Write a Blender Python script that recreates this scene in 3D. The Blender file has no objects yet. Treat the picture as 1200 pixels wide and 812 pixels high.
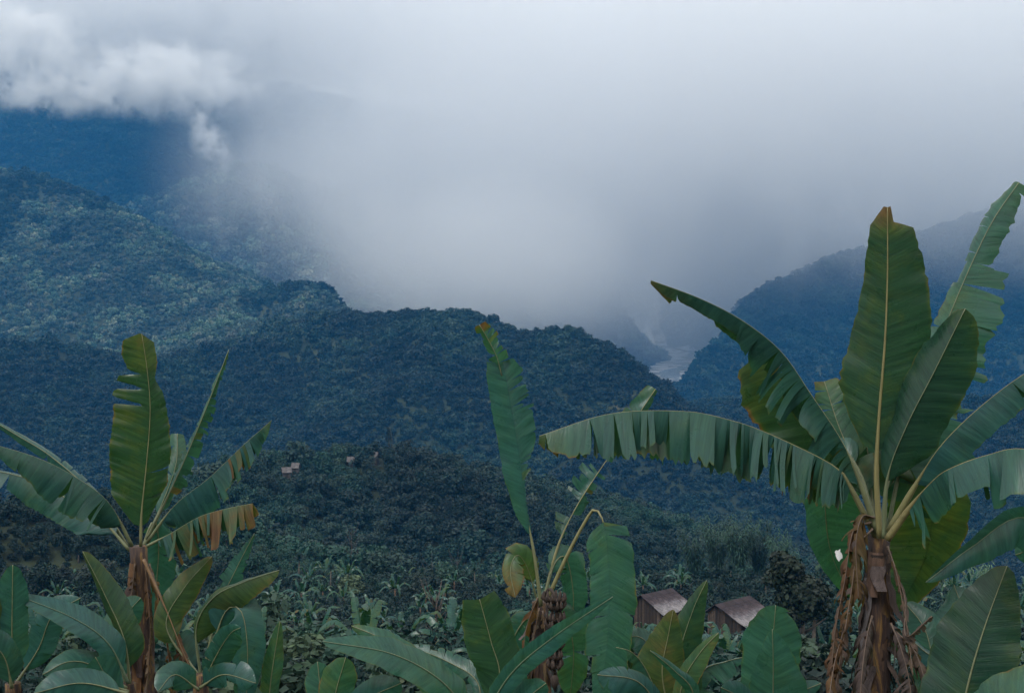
import bpy, bmesh, math, random
import numpy as np
from mathutils import Vector, Matrix, Quaternion
scene = bpy.context.scene
COL = scene.collection
R = math.radians
rng = random.Random(7)
nrng = np.random.default_rng(11)

# ---------------------------------------------------------------- camera
W, H_, F = 1200.0, 812.0, 1500.0          # photo pixels and focal length in photo pixels
HORIZON = 330.0
PITCH = -math.atan((H_ / 2 - HORIZON) / F)
CAMZ = 1.7
cam_d = bpy.data.cameras.new('camera'); cam = bpy.data.objects.new('camera', cam_d); COL.objects.link(cam)
cam.location = (0, 0, CAMZ); cam.rotation_euler = (math.pi / 2 + PITCH, 0, 0)
cam_d.sensor_width = 36.0; cam_d.lens = 36.0 * F / W; cam_d.clip_start = 0.1; cam_d.clip_end = 60000
scene.camera = cam
CP, SP = math.cos(PITCH), math.sin(PITCH)
def at(px, py, d):
    """world point seen at a photo pixel, d metres ahead of the camera (horizontal depth)"""
    cx = (px - W / 2) / F; cy = (H_ / 2 - py) / F
    x, y, z = cx, CP - SP * cy, SP + CP * cy
    k = d / y
    return Vector((x * k, d, CAMZ + z * k))

# ---------------------------------------------------------------- sky, sun, exposure
scene.view_settings.view_transform = 'Standard'; scene.view_settings.look = 'None'
scene.view_settings.exposure = 0.27; scene.view_settings.gamma = 1.0
scene.cycles.use_denoising = True
scene.cycles.max_bounces = 8; scene.cycles.diffuse_bounces = 3; scene.cycles.glossy_bounces = 2
scene.cycles.transmission_bounces = 3; scene.cycles.transparent_max_bounces = 8
scene.cycles.volume_bounces = 6
scene.cycles.volume_max_steps = 256
SUN_EL, SUN_ROT = R(52), R(-150)
world = bpy.data.worlds.new('World'); scene.world = world; world.use_nodes = True
nt = world.node_tree; N = nt.nodes; L = nt.links
for n in list(N): N.remove(n)
out = N.new('ShaderNodeOutputWorld'); bg = N.new('ShaderNodeBackground')
sky = N.new('ShaderNodeTexSky'); sky.sky_type = 'NISHITA'; sky.sun_disc = False
sky.sun_elevation = SUN_EL; sky.sun_rotation = SUN_ROT; sky.altitude = 1500; sky.air_density = 1.0; sky.dust_density = 2.0
bg.inputs['Strength'].default_value = 0.085
tc = N.new('ShaderNodeTexCoord')
sep = N.new('ShaderNodeSeparateXYZ'); L.new(tc.outputs['Generated'], sep.inputs[0])
nz = N.new('ShaderNodeTexNoise'); nz.inputs['Scale'].default_value = 2.2; nz.inputs['Detail'].default_value = 5; nz.inputs['Roughness'].default_value = 0.55
mp = N.new('ShaderNodeMapping'); mp.inputs['Scale'].default_value = (1, 1, 2.2); L.new(tc.outputs['Generated'], mp.inputs[0]); L.new(mp.outputs[0], nz.inputs['Vector'])
# an overcast deck, slightly brighter overhead; zenith held down to dim the foreground
elev = N.new('ShaderNodeMapRange'); elev.interpolation_type = 'SMOOTHSTEP'; L.new(sep.outputs['Z'], elev.inputs[0])
elev.inputs['From Min'].default_value = -0.05; elev.inputs['From Max'].default_value = 0.75
elev.inputs['To Min'].default_value = 0.80; elev.inputs['To Max'].default_value = 1.15
cr = N.new('ShaderNodeMapRange'); L.new(nz.outputs['Fac'], cr.inputs[0])
cr.inputs['From Min'].default_value = 0.3; cr.inputs['From Max'].default_value = 0.7
cr.inputs['To Min'].default_value = 0.86; cr.inputs['To Max'].default_value = 1.12
mul = N.new('ShaderNodeMath'); mul.operation = 'MULTIPLY'; L.new(elev.outputs[0], mul.inputs[0]); L.new(cr.outputs[0], mul.inputs[1])
cc = N.new('ShaderNodeVectorMath'); cc.operation = 'SCALE'; cc.inputs[0].default_value = (17.6, 16.8, 14.6); L.new(mul.outputs[0], cc.inputs['Scale'])
mix = N.new('ShaderNodeMix'); mix.data_type = 'RGBA'; mix.inputs['Factor'].default_value = 0.85
ov = N.new('ShaderNodeMapRange'); L.new(sep.outputs['Z'], ov.inputs[0]); ov.inputs['From Min'].default_value = 0.25; ov.inputs['From Max'].default_value = 1.0; ov.inputs['To Min'].default_value = 0.88; ov.inputs['To Max'].default_value = 0.45; L.new(ov.outputs[0], mix.inputs['Factor'])   # more blue sky added overhead, out of view, to cool the ambient light
L.new(sky.outputs[0], mix.inputs['A']); L.new(cc.outputs[0], mix.inputs['B'])
L.new(mix.outputs['Result'], bg.inputs['Color']); L.new(bg.outputs[0], out.inputs['Surface'])
sun_d = bpy.data.lights.new('sun', 'SUN'); sun = bpy.data.objects.new('sun', sun_d); COL.objects.link(sun)
sun_d.energy = 1.5; sun_d.angle = R(14); sun_d.color = (1.0, 0.98, 0.95)
# NISHITA: rotation 0 puts the sun at +Y, positive turns towards +X
sd = Vector((math.sin(SUN_ROT) * math.cos(SUN_EL), math.cos(SUN_ROT) * math.cos(SUN_EL), math.sin(SUN_EL)))
sun.rotation_euler = sd.to_track_quat('Z', 'Y').to_euler()

# ---------------------------------------------------------------- helpers
def tag(o, label=None, cat=None, group=None, kind=None):
    if label: o['label'] = label
    if cat: o['category'] = cat
    if group: o['group'] = group
    if kind: o['kind'] = kind
    return o
def empty(name, loc=(0, 0, 0), rz=0.0):
    o = bpy.data.objects.new(name, None); COL.objects.link(o); o.location = loc; o.rotation_euler.z = rz
    o.empty_display_size = 0.3
    return o
def mesh_obj(name, verts, faces, mat=None, parent=None, smooth=False, uvs=None, attrs=None):
    me = bpy.data.meshes.new(name); me.from_pydata([tuple(v) for v in verts], [], faces)
    if smooth: me.polygons.foreach_set('use_smooth', [True] * len(me.polygons))
    if uvs is not None:
        ul = me.uv_layers.new(name='UVMap'); vi = np.empty(len(me.loops), int); me.loops.foreach_get('vertex_index', vi)
        ul.data.foreach_set('uv', np.asarray(uvs, float)[vi].ravel())
    if attrs:
        for k, a in attrs.items():
            t = me.attributes.new(k, 'FLOAT', 'POINT'); t.data.foreach_set('value', np.asarray(a, float))
    me.update(); o = bpy.data.objects.new(name, me); COL.objects.link(o)
    if mat: me.materials.append(mat)
    if parent: o.parent = parent
    return o
def linked(src, name=None, parent=None):
    c = src.copy(); COL.objects.link(c)
    if parent: c.parent = parent
    return c
def children(o): return list(o.children)
def copy_tree(o, parent=None):
    c = o.copy(); COL.objects.link(c)
    if parent: c.parent = parent
    for ch in list(KIDS.get(o.name, [])): copy_tree(ch, c)
    return c
KIDS = {}
def register(root):
    def rec(o):
        KIDS[o.name] = [c for c in bpy.data.objects if c.parent == o]
        for c in KIDS[o.name]: rec(c)
    rec(root)
class MB:
    def __init__(s): s.v = []; s.f = []; s.uv = []
    def add(s, vs, fs, uvs=None):
        b = len(s.v); s.v += [tuple(v) for v in vs]; s.f += [tuple(i + b for i in f) for f in fs]
        s.uv += (uvs if uvs is not None else [(0, 0)] * len(vs))
    def box(s, c, d, M=None):
        vs = []
        for x in (-1, 1):
            for y in (-1, 1):
                for z in (-1, 1):
                    v = Vector((x * d[0] / 2, y * d[1] / 2, z * d[2] / 2))
                    if M is not None: v = M @ v
                    vs.append(v + Vector(c))
        s.add(vs, [(0, 1, 3, 2), (4, 6, 7, 5), (0, 4, 5, 1), (2, 3, 7, 6), (0, 2, 6, 4), (1, 5, 7, 3)])
    def tube(s, pts, rad, n=7, cap=True):
        pts = [Vector(p) for p in pts]; k = len(pts)
        if not hasattr(rad, '__len__'): rad = [rad] * k
        vs = []; uv = []; up = None
        for i, p in enumerate(pts):
            t = (pts[min(i + 1, k - 1)] - pts[max(i - 1, 0)]).normalized()
            if up is None: up = t.orthogonal().normalized()
            up = (up - t * up.dot(t)).normalized(); b = t.cross(up)
            for j in range(n):
                a = 2 * math.pi * j / n
                vs.append(p + (up * math.cos(a) + b * math.sin(a)) * rad[i]); uv.append((i / (k - 1), j / n))
        fs = []
        for i in range(k - 1):
            for j in range(n):
                fs.append((i * n + j, i * n + (j + 1) % n, (i + 1) * n + (j + 1) % n, (i + 1) * n + j))
        if cap: fs += [tuple(range(n))[::-1], tuple(range((k - 1) * n, k * n))]
        s.add(vs, fs, uv)
    def build(s, name, mat=None, parent=None, smooth=False):
        return mesh_obj(name, s.v, s.f, mat, parent, smooth, uvs=s.uv)
# numpy value noise
_tab = nrng.random((256, 256))
def vnoise(x, y):
    xi = np.floor(x).astype(int); yi = np.floor(y).astype(int); fx = x - xi; fy = y - yi
    fx = fx * fx * (3 - 2 * fx); fy = fy * fy * (3 - 2 * fy)
    a = _tab[xi & 255, yi & 255]; b = _tab[(xi + 1) & 255, yi & 255]; c = _tab[xi & 255, (yi + 1) & 255]; d = _tab[(xi + 1) & 255, (yi + 1) & 255]
    return (a + (b - a) * fx) * (1 - fy) + (c + (d - c) * fx) * fy
def fbm(x, y, o=5, g=0.5):
    s = 0; a = 1; t = 0
    for i in range(o):
        s = s + a * (vnoise(x * 2 ** i + 17.3 * i, y * 2 ** i + 5.1 * i) - 0.5); t += a; a *= g
    return s / t * 2
def ridged(x, y, o=4):
    s = 0; a = 1; t = 0
    for i in range(o):
        s = s + a * (1 - 2 * np.abs(vnoise(x * 2 ** i + 9.7 * i, y * 2 ** i + 3.3 * i) - 0.5)); t += a; a *= 0.5
    return s / t
# material helper
def new_mat(name):
    m = bpy.data.materials.new(name); m.use_nodes = True
    nt = m.node_tree
    for n in list(nt.nodes): nt.nodes.remove(n)
    o = nt.nodes.new('ShaderNodeOutputMaterial'); b = nt.nodes.new('ShaderNodeBsdfPrincipled'); nt.links.new(b.outputs[0], o.inputs['Surface'])
    return m, nt, b, o
def node(nt, t, **kw):
    n = nt.nodes.new(t)
    for k, v in kw.items():
        if k in n.inputs: n.inputs[k].default_value = v
        else: setattr(n, k, v)
    return n
def ramp(nt, fac, stops):
    r = nt.nodes.new('ShaderNodeValToRGB'); e = r.color_ramp.elements
    while len(e) < len(stops): e.new(0.5)
    for i, (p, c) in enumerate(stops): e[i].position = p; e[i].color = (*c, 1)
    nt.links.new(fac, r.inputs[0]); return r
def mixc(nt, fac, a, b, mode='MIX'):
    m = nt.nodes.new('ShaderNodeMix'); m.data_type = 'RGBA'; m.blend_type = mode
    for k, v in (('Factor', fac), ('A', a), ('B', b)):
        if isinstance(v, (int, float)): m.inputs[k].default_value = v
        elif isinstance(v, tuple): m.inputs[k].default_value = (*v, 1)
        else: nt.links.new(v, m.inputs[k])
    return m.outputs['Result']
# ---------------------------------------------------------------- terrain
def P(px, py, d):
    v = at(px, py, d); return (v.x, v.y, v.z)
# each range: crest line in 3D, fall per metre, gully depth
RIDGES = {
 'left':  ([P(-900, 60, 2300), P(-300, 130, 2000), P(-60, 190, 1850), P(0, 196, 1800), P(60, 210, 1780), P(110, 229, 1740), P(160, 257, 1700), P(200, 287, 1660), P(240, 320, 1620), P(275, 335, 1560), P(325, 338, 1510)], 0.58, 26),
 'left_knob': ([P(325, 337, 1510), P(345, 328, 1490), P(366, 329, 1470)], 0.95, 16),
 'centre': ([P(255, 360, 1380), P(300, 372, 1250), P(400, 362, 1120), P(470, 360, 1080), P(540, 360, 1040), P(572, 396, 1010), P(592, 400, 1000)], 0.48, 22),
 'centre_knob': ([P(592, 398, 1000), P(615, 392, 990), P(640, 384, 980), P(668, 383, 970), P(698, 398, 955), P(735, 436, 920), P(780, 476, 890), P(820, 520, 850)], 0.72, 20),
 'cleft': ([P(-500, 420, 1200), P(-100, 410, 1100), P(60, 400, 1080), P(180, 420, 1080), P(270, 400, 1120)], 0.36, 20),
 'right': ([P(2300, 160, 2600), P(1500, 190, 2500), P(1200, 236, 2400), P(1130, 256, 2350), P(1060, 280, 2300), P(1000, 292, 2270), P(930, 325, 2150), P(872, 356, 2020), P(835, 400, 1850), P(800, 438, 1720)], 0.50, 45),
 'near_right': ([P(2000, 420, 900), P(1300, 452, 1000), P(1100, 470, 1050), P(950, 466, 1120), P(870, 464, 1200), P(815, 470, 1260)], 0.30, 22),
 'back': ([P(-1500, -80, 4200), P(-300, 20, 3700), P(0, 60, 3500), P(150, 80, 3500), P(300, 100, 3600), P(600, 160, 4200)], 0.55, 60),
 'spur': ([P(460, 250, 3000), P(350, 215, 2850), P(285, 195, 2700), P(235, 215, 2600), P(200, 262, 2500), P(260, 330, 2300)], 0.50, 35),
 'far_right': ([P(1900, 40, 4200), P(1250, 90, 4100), P(1050, 120, 4200), P(900, 190, 4400), P(800, 300, 4700), P(700, 355, 4900), P(560, 350, 5000), P(400, 300, 5000)], 0.45, 60),
 'valley_spur': ([P(700, 372, 3300), P(740, 392, 3200), P(790, 410, 3100), P(815, 424, 3000)], 0.22, 10),
 'knoll': ([P(120, 600, 330), P(230, 562, 350), P(300, 538, 370), P(400, 528, 385), P(455, 524, 385), P(500, 542, 375), P(560, 570, 360), P(640, 600, 345), P(740, 632, 330)], 0.30, 5),
 'left_spur': ([P(-600, 590, 200), P(-100, 600, 210), P(40, 604, 215), P(130, 620, 215), P(230, 640, 210)], 0.33, 3),
}
LOWER = {'left': 5, 'left_knob': 6, 'centre': 9, 'centre_knob': 7, 'cleft': 5, 'right': 8, 'near_right': 5, 'knoll': 3.5}   # crests are read off the tree tops
def garden(y):
    return np.interp(y, [-400, -60, 0, 9, 30, 107, 190, 260, 420, 620, 1000, 2000, 3000, 9000, 20000],
                     [110, 16, 0, -3.2, -9.5, -32.0, -45, -86, -125, -165, -175, -160, -172, -150, -150])
def smax(a, b, k):
    h = np.clip(0.5 + 0.5 * (a - b) / k, 0, 1); return b + (a - b) * h + k * h * (1 - h)
def terrain(x, y):
    x = np.asarray(x, float); y = np.asarray(y, float)
    r = np.hypot(x, y)
    z = garden(y) + fbm(x / 38, y / 38, 4) * np.clip((r - 6) / 60, 0, 1) * 3.2
    z = z + fbm(x / 4.0, y / 4.0, 3) * 0.12 * np.clip(r / 6, 0, 1)
    for nm, (pts, fall, gul) in RIDGES.items():
        best = np.full(x.shape, -1e9)
        L_ = 0.0
        for (a, b) in zip(pts[:-1], pts[1:]):
            dx, dy = b[0] - a[0], b[1] - a[1]; ll = dx * dx + dy * dy
            t = np.clip(((x - a[0]) * dx + (y - a[1]) * dy) / ll, 0, 1)
            d = np.hypot(x - a[0] - t * dx, y - a[1] - t * dy)
            # a rounded crest and a straight flank
            rr = gul * 0.6
            h = a[2] - LOWER.get(nm, 0) + (b[2] - a[2]) * t - fall * (np.sqrt(d * d + rr * rr) - rr)
            dd = np.clip(d / (gul * 8), 0, 1)
            s_ = (L_ + t * math.sqrt(ll))
            best = np.maximum(best, h)
            if nm in ('x',): pass
            L_ += math.sqrt(ll)
            if 'dmin' not in locals() or dmin is None: dmin = d
            else: dmin = np.minimum(dmin, d)
        sc = gul * 9
        g = (ridged(x / sc + 3, y / sc + 7, 4) - 0.72) * gul * 2.2 * np.clip(dmin / (gul * 5), 0.05, 1)
        best = best + g + fbm(x / (gul * 2.5), y / (gul * 2.5), 3) * gul * 0.12
        dmin = None
        z = smax(z, best, max(2.0, gul * 0.35))
    # river bed worn into the far valley floor
    ry = np.interp(y, [1400, 1800, 2100, 2500, 2900, 3300, 4200, 6000], [430, 250, 262, 330, 395, 330, 420, 520])
    ry = river_x(y)
    rd = np.abs(x - ry)
    flat = np.clip(1.6 - rd / (55 + 50 * vnoise(x / 150, y / 150)), 0, 1) * np.clip((y - 1400) / 300, 0, 1)
    flat = flat * flat * (3 - 2 * flat)
    flat = flat * np.clip((3700 - y) / 500, 0, 1)
    z = z * (1 - flat) + np.minimum(z, -160 + 3 * fbm(x / 60, y / 60, 3)) * flat
    return z
def river_x(y): return np.interp(y, [1400, 1600, 1750, 1950, 2100, 2300, 2500, 2700, 2900, 3300, 4200, 6000], [40, 110, 150, 215, 256, 285, 330, 380, 395, 330, 420, 520])

def build_ground():
    th = np.concatenate([np.radians(np.linspace(-180, -34, 50, endpoint=False)), np.radians(np.linspace(-34, 34, 420, endpoint=False)), np.radians(np.linspace(34, 180, 51))])
    rr = np.concatenate([[0.0], np.geomspace(1.5, 300, 190), np.arange(308, 4500, 9.0), np.geomspace(4520, 7500, 40), [12000, 20000]])
    T, Rr = np.meshgrid(th, rr); X = Rr * np.sin(T); Y = Rr * np.cos(T)
    Z = terrain(X, Y)
    n, m = X.shape
    V = np.stack([X, Y, Z], -1).reshape(-1, 3)
    idx = np.arange(n * m).reshape(n, m)
    Fq = np.stack([idx[:-1, :-1], idx[:-1, 1:], idx[1:, 1:], idx[1:, :-1]], -1).reshape(-1, 4)
    me = bpy.data.meshes.new('ground'); me.vertices.add(len(V)); me.vertices.foreach_set('co', V.ravel())
    me.loops.add(Fq.size); me.loops.foreach_set('vertex_index', Fq.ravel().astype(np.int32))
    me.polygons.add(len(Fq)); me.polygons.foreach_set('loop_start', np.arange(0, Fq.size, 4, dtype=np.int32))
    me.polygons.foreach_set('use_smooth', np.ones(len(Fq), bool)); me.update(calc_edges=True); me.validate()
    o = bpy.data.objects.new('ground', me); COL.objects.link(o); tag(o, kind='structure')
    m_, nt, b, _ = new_mat('hillside_soil_and_grass')
    tcn = node(nt, 'ShaderNodeTexCoord')
    n1 = node(nt, 'ShaderNodeTexNoise', Scale=0.012, Detail=8.0, Roughness=0.6); nt.links.new(tcn.outputs['Object'], n1.inputs['Vector'])
    n2 = node(nt, 'ShaderNodeTexNoise', Scale=0.35, Detail=8.0, Roughness=0.65); nt.links.new(tcn.outputs['Object'], n2.inputs['Vector'])
    c1 = ramp(nt, n1.outputs['Fac'], [(0.3, (0.010, 0.018, 0.010)), (0.5, (0.022, 0.034, 0.016)), (0.62, (0.045, 0.058, 0.03)), (0.74, (0.13, 0.11, 0.085))])
    c2 = ramp(nt, n2.outputs['Fac'], [(0.3, (0.45, 0.5, 0.4)), (0.7, (1.2, 1.15, 1.0))])
    nt.links.new(mixc(nt, 1.0, c1.outputs[0], c2.outputs[0], 'MULTIPLY'), b.inputs['Base Color'])
    b.inputs['Roughness'].default_value = 0.95
    bp = node(nt, 'ShaderNodeBump', Strength=0.6, Distance=0.4); nt.links.new(n2.outputs['Fac'], bp.inputs['Height']); nt.links.new(bp.outputs[0], b.inputs['Normal'])
    me.materials.append(m_)
    return o
ground = build_ground()

# ---------------------------------------------------------------- foliage materials
def foliage_mat(name, dark, light, warm, transl=0.25):
    m, nt, b, o = new_mat(name)
    oi = node(nt, 'ShaderNodeObjectInfo'); geo = node(nt, 'ShaderNodeNewGeometry')
    r1 = ramp(nt, oi.outputs['Random'], [(0.0, dark), (0.55, light), (0.85, tuple(0.5 * (a + c) for a, c in zip(light, warm))), (1.0, warm)])
    r2 = ramp(nt, geo.outputs['Random Per Island'], [(0.0, (0.55, 0.6, 0.6)), (0.6, (1, 1, 1)), (1.0, (1.5, 1.4, 1.2))])
    pn = node(nt, 'ShaderNodeTexNoise', Scale=0.016, Detail=4.0, Roughness=0.6); nt.links.new(oi.outputs['Location'], pn.inputs['Vector'])
    pr = ramp(nt, pn.outputs['Fac'], [(0.36, (0.55, 0.6, 0.65)), (0.5, (1.0, 1.0, 1.0)), (0.60, (2.0, 1.9, 1.6))])
    c0 = mixc(nt, 1.0, r1.outputs[0], pr.outputs[0], 'MULTIPLY')
    c = mixc(nt, 1.0, c0, r2.outputs[0], 'MULTIPLY')
    nt.links.new(c, b.inputs['Base Color']); b.inputs['Roughness'].default_value = 0.55; b.inputs['Specular IOR Level'].default_value = 0.3
    tr = node(nt, 'ShaderNodeBsdfTranslucent'); nt.links.new(c, tr.inputs['Color'])
    ms = node(nt, 'ShaderNodeMixShader', Fac=transl); nt.links.new(b.outputs[0], ms.inputs[1]); nt.links.new(tr.outputs[0], ms.inputs[2]); nt.links.new(ms.outputs[0], o.inputs['Surface'])
    return m
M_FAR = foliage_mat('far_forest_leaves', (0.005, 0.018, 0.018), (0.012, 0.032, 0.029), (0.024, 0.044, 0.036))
M_LIT = foliage_mat('open_sunlit_leaves', (0.032, 0.076, 0.074), (0.075, 0.132, 0.116), (0.15, 0.175, 0.155))  # open scrub, brightened further so the leaf colour carries the sunlit patch
M_MID = foliage_mat('woodland_leaves', (0.005, 0.024, 0.023), (0.012, 0.042, 0.038), (0.028, 0.046, 0.040))
M_SHRUB = foliage_mat('shrub_leaves', (0.007, 0.036, 0.034), (0.018, 0.064, 0.056), (0.042, 0.084, 0.055))
M_PALE = foliage_mat('pale_shrub_leaves', (0.020, 0.062, 0.050), (0.048, 0.108, 0.078), (0.105, 0.135, 0.070))
M_DARK = foliage_mat('dark_tree_leaves', (0.010, 0.022, 0.012), (0.016, 0.032, 0.016), (0.028, 0.038, 0.018), 0.1)
m_bark, nt_, b_, _ = new_mat('bark'); b_.inputs['Base Color'].default_value = (0.10, 0.085, 0.07, 1); b_.inputs['Roughness'].default_value = 0.9
_n = node(nt_, 'ShaderNodeTexNoise', Scale=9.0, Detail=6.0); _c = ramp(nt_, _n.outputs['Fac'], [(0.3, (0.05, 0.04, 0.035)), (0.7, (0.17, 0.15, 0.13))]); nt_.links.new(_c.outputs[0], b_.inputs['Base Color'])

def crown_geo(seed, rad, height, nclump, size, base=0.25, lumps=7, flat=0.8):
    """leaf clumps spread through the volume of several overlapping lobes"""
    r = random.Random(seed); V = []; Fc = []
    lob = [(Vector((0, 0, height * (base + (1 - base) * 0.55))), rad * 0.8)]
    for i in range(lumps):
        a = r.random() * 6.28; d = rad * r.uniform(0.35, 0.75); z = height * r.uniform(base + 0.1, 0.9)
        lob.append((Vector((math.cos(a) * d, math.sin(a) * d, z)), rad * r.uniform(0.3, 0.52)))
    for i in range(nclump):
        c, q = lob[r.randrange(len(lob))] if i % 3 else lob[0]
        n = Vector((r.gauss(0, 1), r.gauss(0, 1), r.gauss(0.35, 1))).normalized()
        p = c + Vector((n.x, n.y, n.z * flat)) * q * (r.random() ** 0.35)
        nn = (n + Vector((r.gauss(0, .5), r.gauss(0, .5), r.gauss(0.3, .5)))).normalized()
        u = nn.orthogonal().normalized(); u.rotate(Quaternion(nn, r.random() * 6.28)); w = nn.cross(u)
        s = size * r.uniform(0.6, 1.4); k = len(V)
        V += [p - u * s, p + w * s * 0.55 - nn * s * .15, p + u * s * 0.9 - nn * s * 0.25, p - w * s * 0.5]
        Fc.append((k, k + 1, k + 2, k + 3))
    return V, Fc
def trunk_mb(mb, h, r0, seed, limbs=4, spread=1.0):
    r = random.Random(seed)
    top = Vector((r.uniform(-.2, .2), r.uniform(-.2, .2), h))
    mb.tube([(0, 0, -0.4), (0.02, 0, h * .3), top * 0.65, top], [r0 * 1.3, r0, r0 * .7, r0 * .25], 6)
    for i in range(limbs):
        a = r.random() * 6.28; z = h * r.uniform(0.4, 0.8); l = spread * r.uniform(0.6, 1)
        mb.tube([(0, 0, z), (math.cos(a) * l * .5, math.sin(a) * l * .5, z + l * .35), (math.cos(a) * l, math.sin(a) * l, z + l * .8)], [r0 * .45, r0 * .3, r0 * .12], 5)
# source meshes for the forest masses (kept out of view under the ground would be a trick: they live only inside a collection that is never linked)
FORM = bpy.data.collections.new('forest_tree_forms')
def form(name, V, Fc, mat, coll):
    me = bpy.data.meshes.new(name); me.from_pydata([tuple(v) for v in V], [], Fc); me.materials.append(mat); me.update()
    o = bpy.data.objects.new(name, me); coll.objects.link(o); return o
def forest_forms(cname, mat, n, clumps, size, rad=1.0, seeds=100):
    c = bpy.data.collections.new(cname)
    for i in range(n):
        V, Fc = crown_geo(seeds + i, rad, 1.35 + 0.25 * (i % 3), clumps, size, base=0.1)
        # understorey skirt so that no bare ring shows beneath the crown
        form(f'{cname}_form', V, Fc, mat, c)
    return c
C_FAR = forest_forms('far_forest', M_FAR, 5, 260, 0.19, seeds=100)
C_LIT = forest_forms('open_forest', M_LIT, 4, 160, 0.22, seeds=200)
C_MID = forest_forms('near_forest', M_MID, 5, 700, 0.115, seeds=300)

def polar_horizon():
    """running maximum of the view slope per azimuth column, for culling hidden ground"""
    th = np.radians(np.linspace(-34, 34, 340)); rr = np.geomspace(5, 7000, 600)
    T, Q = np.meshgrid(th, rr); Z = terrain(Q * np.sin(T), Q * np.cos(T))
    S = (Z - CAMZ) / Q; Mx = np.maximum.accumulate(S, 0)
    return th, rr, Mx
HTH, HRR, HMX = polar_horizon()
def visible(x, y, z, extra, margin):
    """keep points whose top (z+extra) stands above the ground in front of them, less a margin in metres"""
    r = np.hypot(x, y); a = np.arctan2(x, y)
    ia = np.clip(np.searchsorted(HTH, a), 0, len(HTH) - 1); ir = np.clip(np.searchsorted(HRR, r * 0.985) - 1, 0, len(HRR) - 1)
    return (z + extra - CAMZ) / r > HMX[ir, ia] - margin / r
def scatter(name, coll, y0, y1, spacing, size, keep=None, label='', group=None, margin=6, half=25.5, seed=5, sink=0.25):
    g = np.random.default_rng(seed)
    area_w = 2 * y1 * math.tan(R(half)); n = int(area_w * (y1 - y0) / spacing ** 2)
    gx, gy = np.meshgrid(np.arange(-area_w / 2, area_w / 2, spacing), np.arange(y0, y1, spacing)); x = gx.ravel() + (gy.ravel() / spacing % 2 > 1) * spacing / 2; y = gy.ravel(); x = x + g.uniform(-.48, .48, len(x)) * spacing; y = y + g.uniform(-.48, .48, len(y)) * spacing
    k = np.abs(np.arctan2(x, y)) < R(half)
    x, y = x[k], y[k]; z = terrain(x, y)
    s = size * np.clip(np.exp(g.normal(-0.12, 0.34, len(x))), 0.4, 1.9)
    k = visible(x, y, z, s * 1.6, margin)
    ry_ = g.uniform(0.8, 1.35, len(x))
    if keep is not None: k &= keep(x, y, z)
    x, y, z, s = x[k], y[k], z[k], s[k]
    me = bpy.data.meshes.new(name); me.vertices.add(len(x)); me.vertices.foreach_set('co', np.stack([x, y, z - s * sink], -1).ravel())
    at_ = me.attributes.new('tree_size', 'FLOAT', 'POINT'); at_.data.foreach_set('value', s)
    me.update()
    o = bpy.data.objects.new(name, me); COL.objects.link(o); tag(o, label, None, None, 'stuff')
    ng = bpy.data.node_groups.new(name, 'GeometryNodeTree'); ng.interface.new_socket('Geometry', in_out='INPUT', socket_type='NodeSocketGeometry'); ng.interface.new_socket('Geometry', in_out='OUTPUT', socket_type='NodeSocketGeometry')
    gi = ng.nodes.new('NodeGroupInput'); go = ng.nodes.new('NodeGroupOutput'); ip = ng.nodes.new('GeometryNodeInstanceOnPoints')
    ci = ng.nodes.new('GeometryNodeCollectionInfo'); ci.inputs['Collection'].default_value = coll; ci.inputs['Separate Children'].default_value = True; ci.inputs['Reset Children'].default_value = True
    na = ng.nodes.new('GeometryNodeInputNamedAttribute'); na.data_type = 'FLOAT'; na.inputs['Name'].default_value = 'tree_size'
    rv = ng.nodes.new('FunctionNodeRandomValue'); rv.data_type = 'FLOAT_VECTOR'; rv.inputs[0].default_value = (-0.3, -0.3, 0); rv.inputs[1].default_value = (0.3, 0.3, 6.283)
    ip.inputs['Pick Instance'].default_value = True
    l = ng.links.new
    l(gi.outputs[0], ip.inputs['Points']); l(ci.outputs[0], ip.inputs['Instance']); l(na.outputs['Attribute'], ip.inputs['Scale']); l(rv.outputs[0], ip.inputs['Rotation']); l(ip.outputs[0], go.inputs[0])
    md = o.modifiers.new('scatter', 'NODES'); md.node_group = ng
    print(name, len(x)); return o
def lit_mask(x, y):   # where the hillside is open scrub, painted paler as if sun broke through
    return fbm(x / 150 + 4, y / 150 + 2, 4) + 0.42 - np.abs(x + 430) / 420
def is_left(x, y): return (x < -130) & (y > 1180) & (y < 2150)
def gap(x, y, s, th): return fbm(x / s, y / s, 3) < th
FOREST = True
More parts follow.
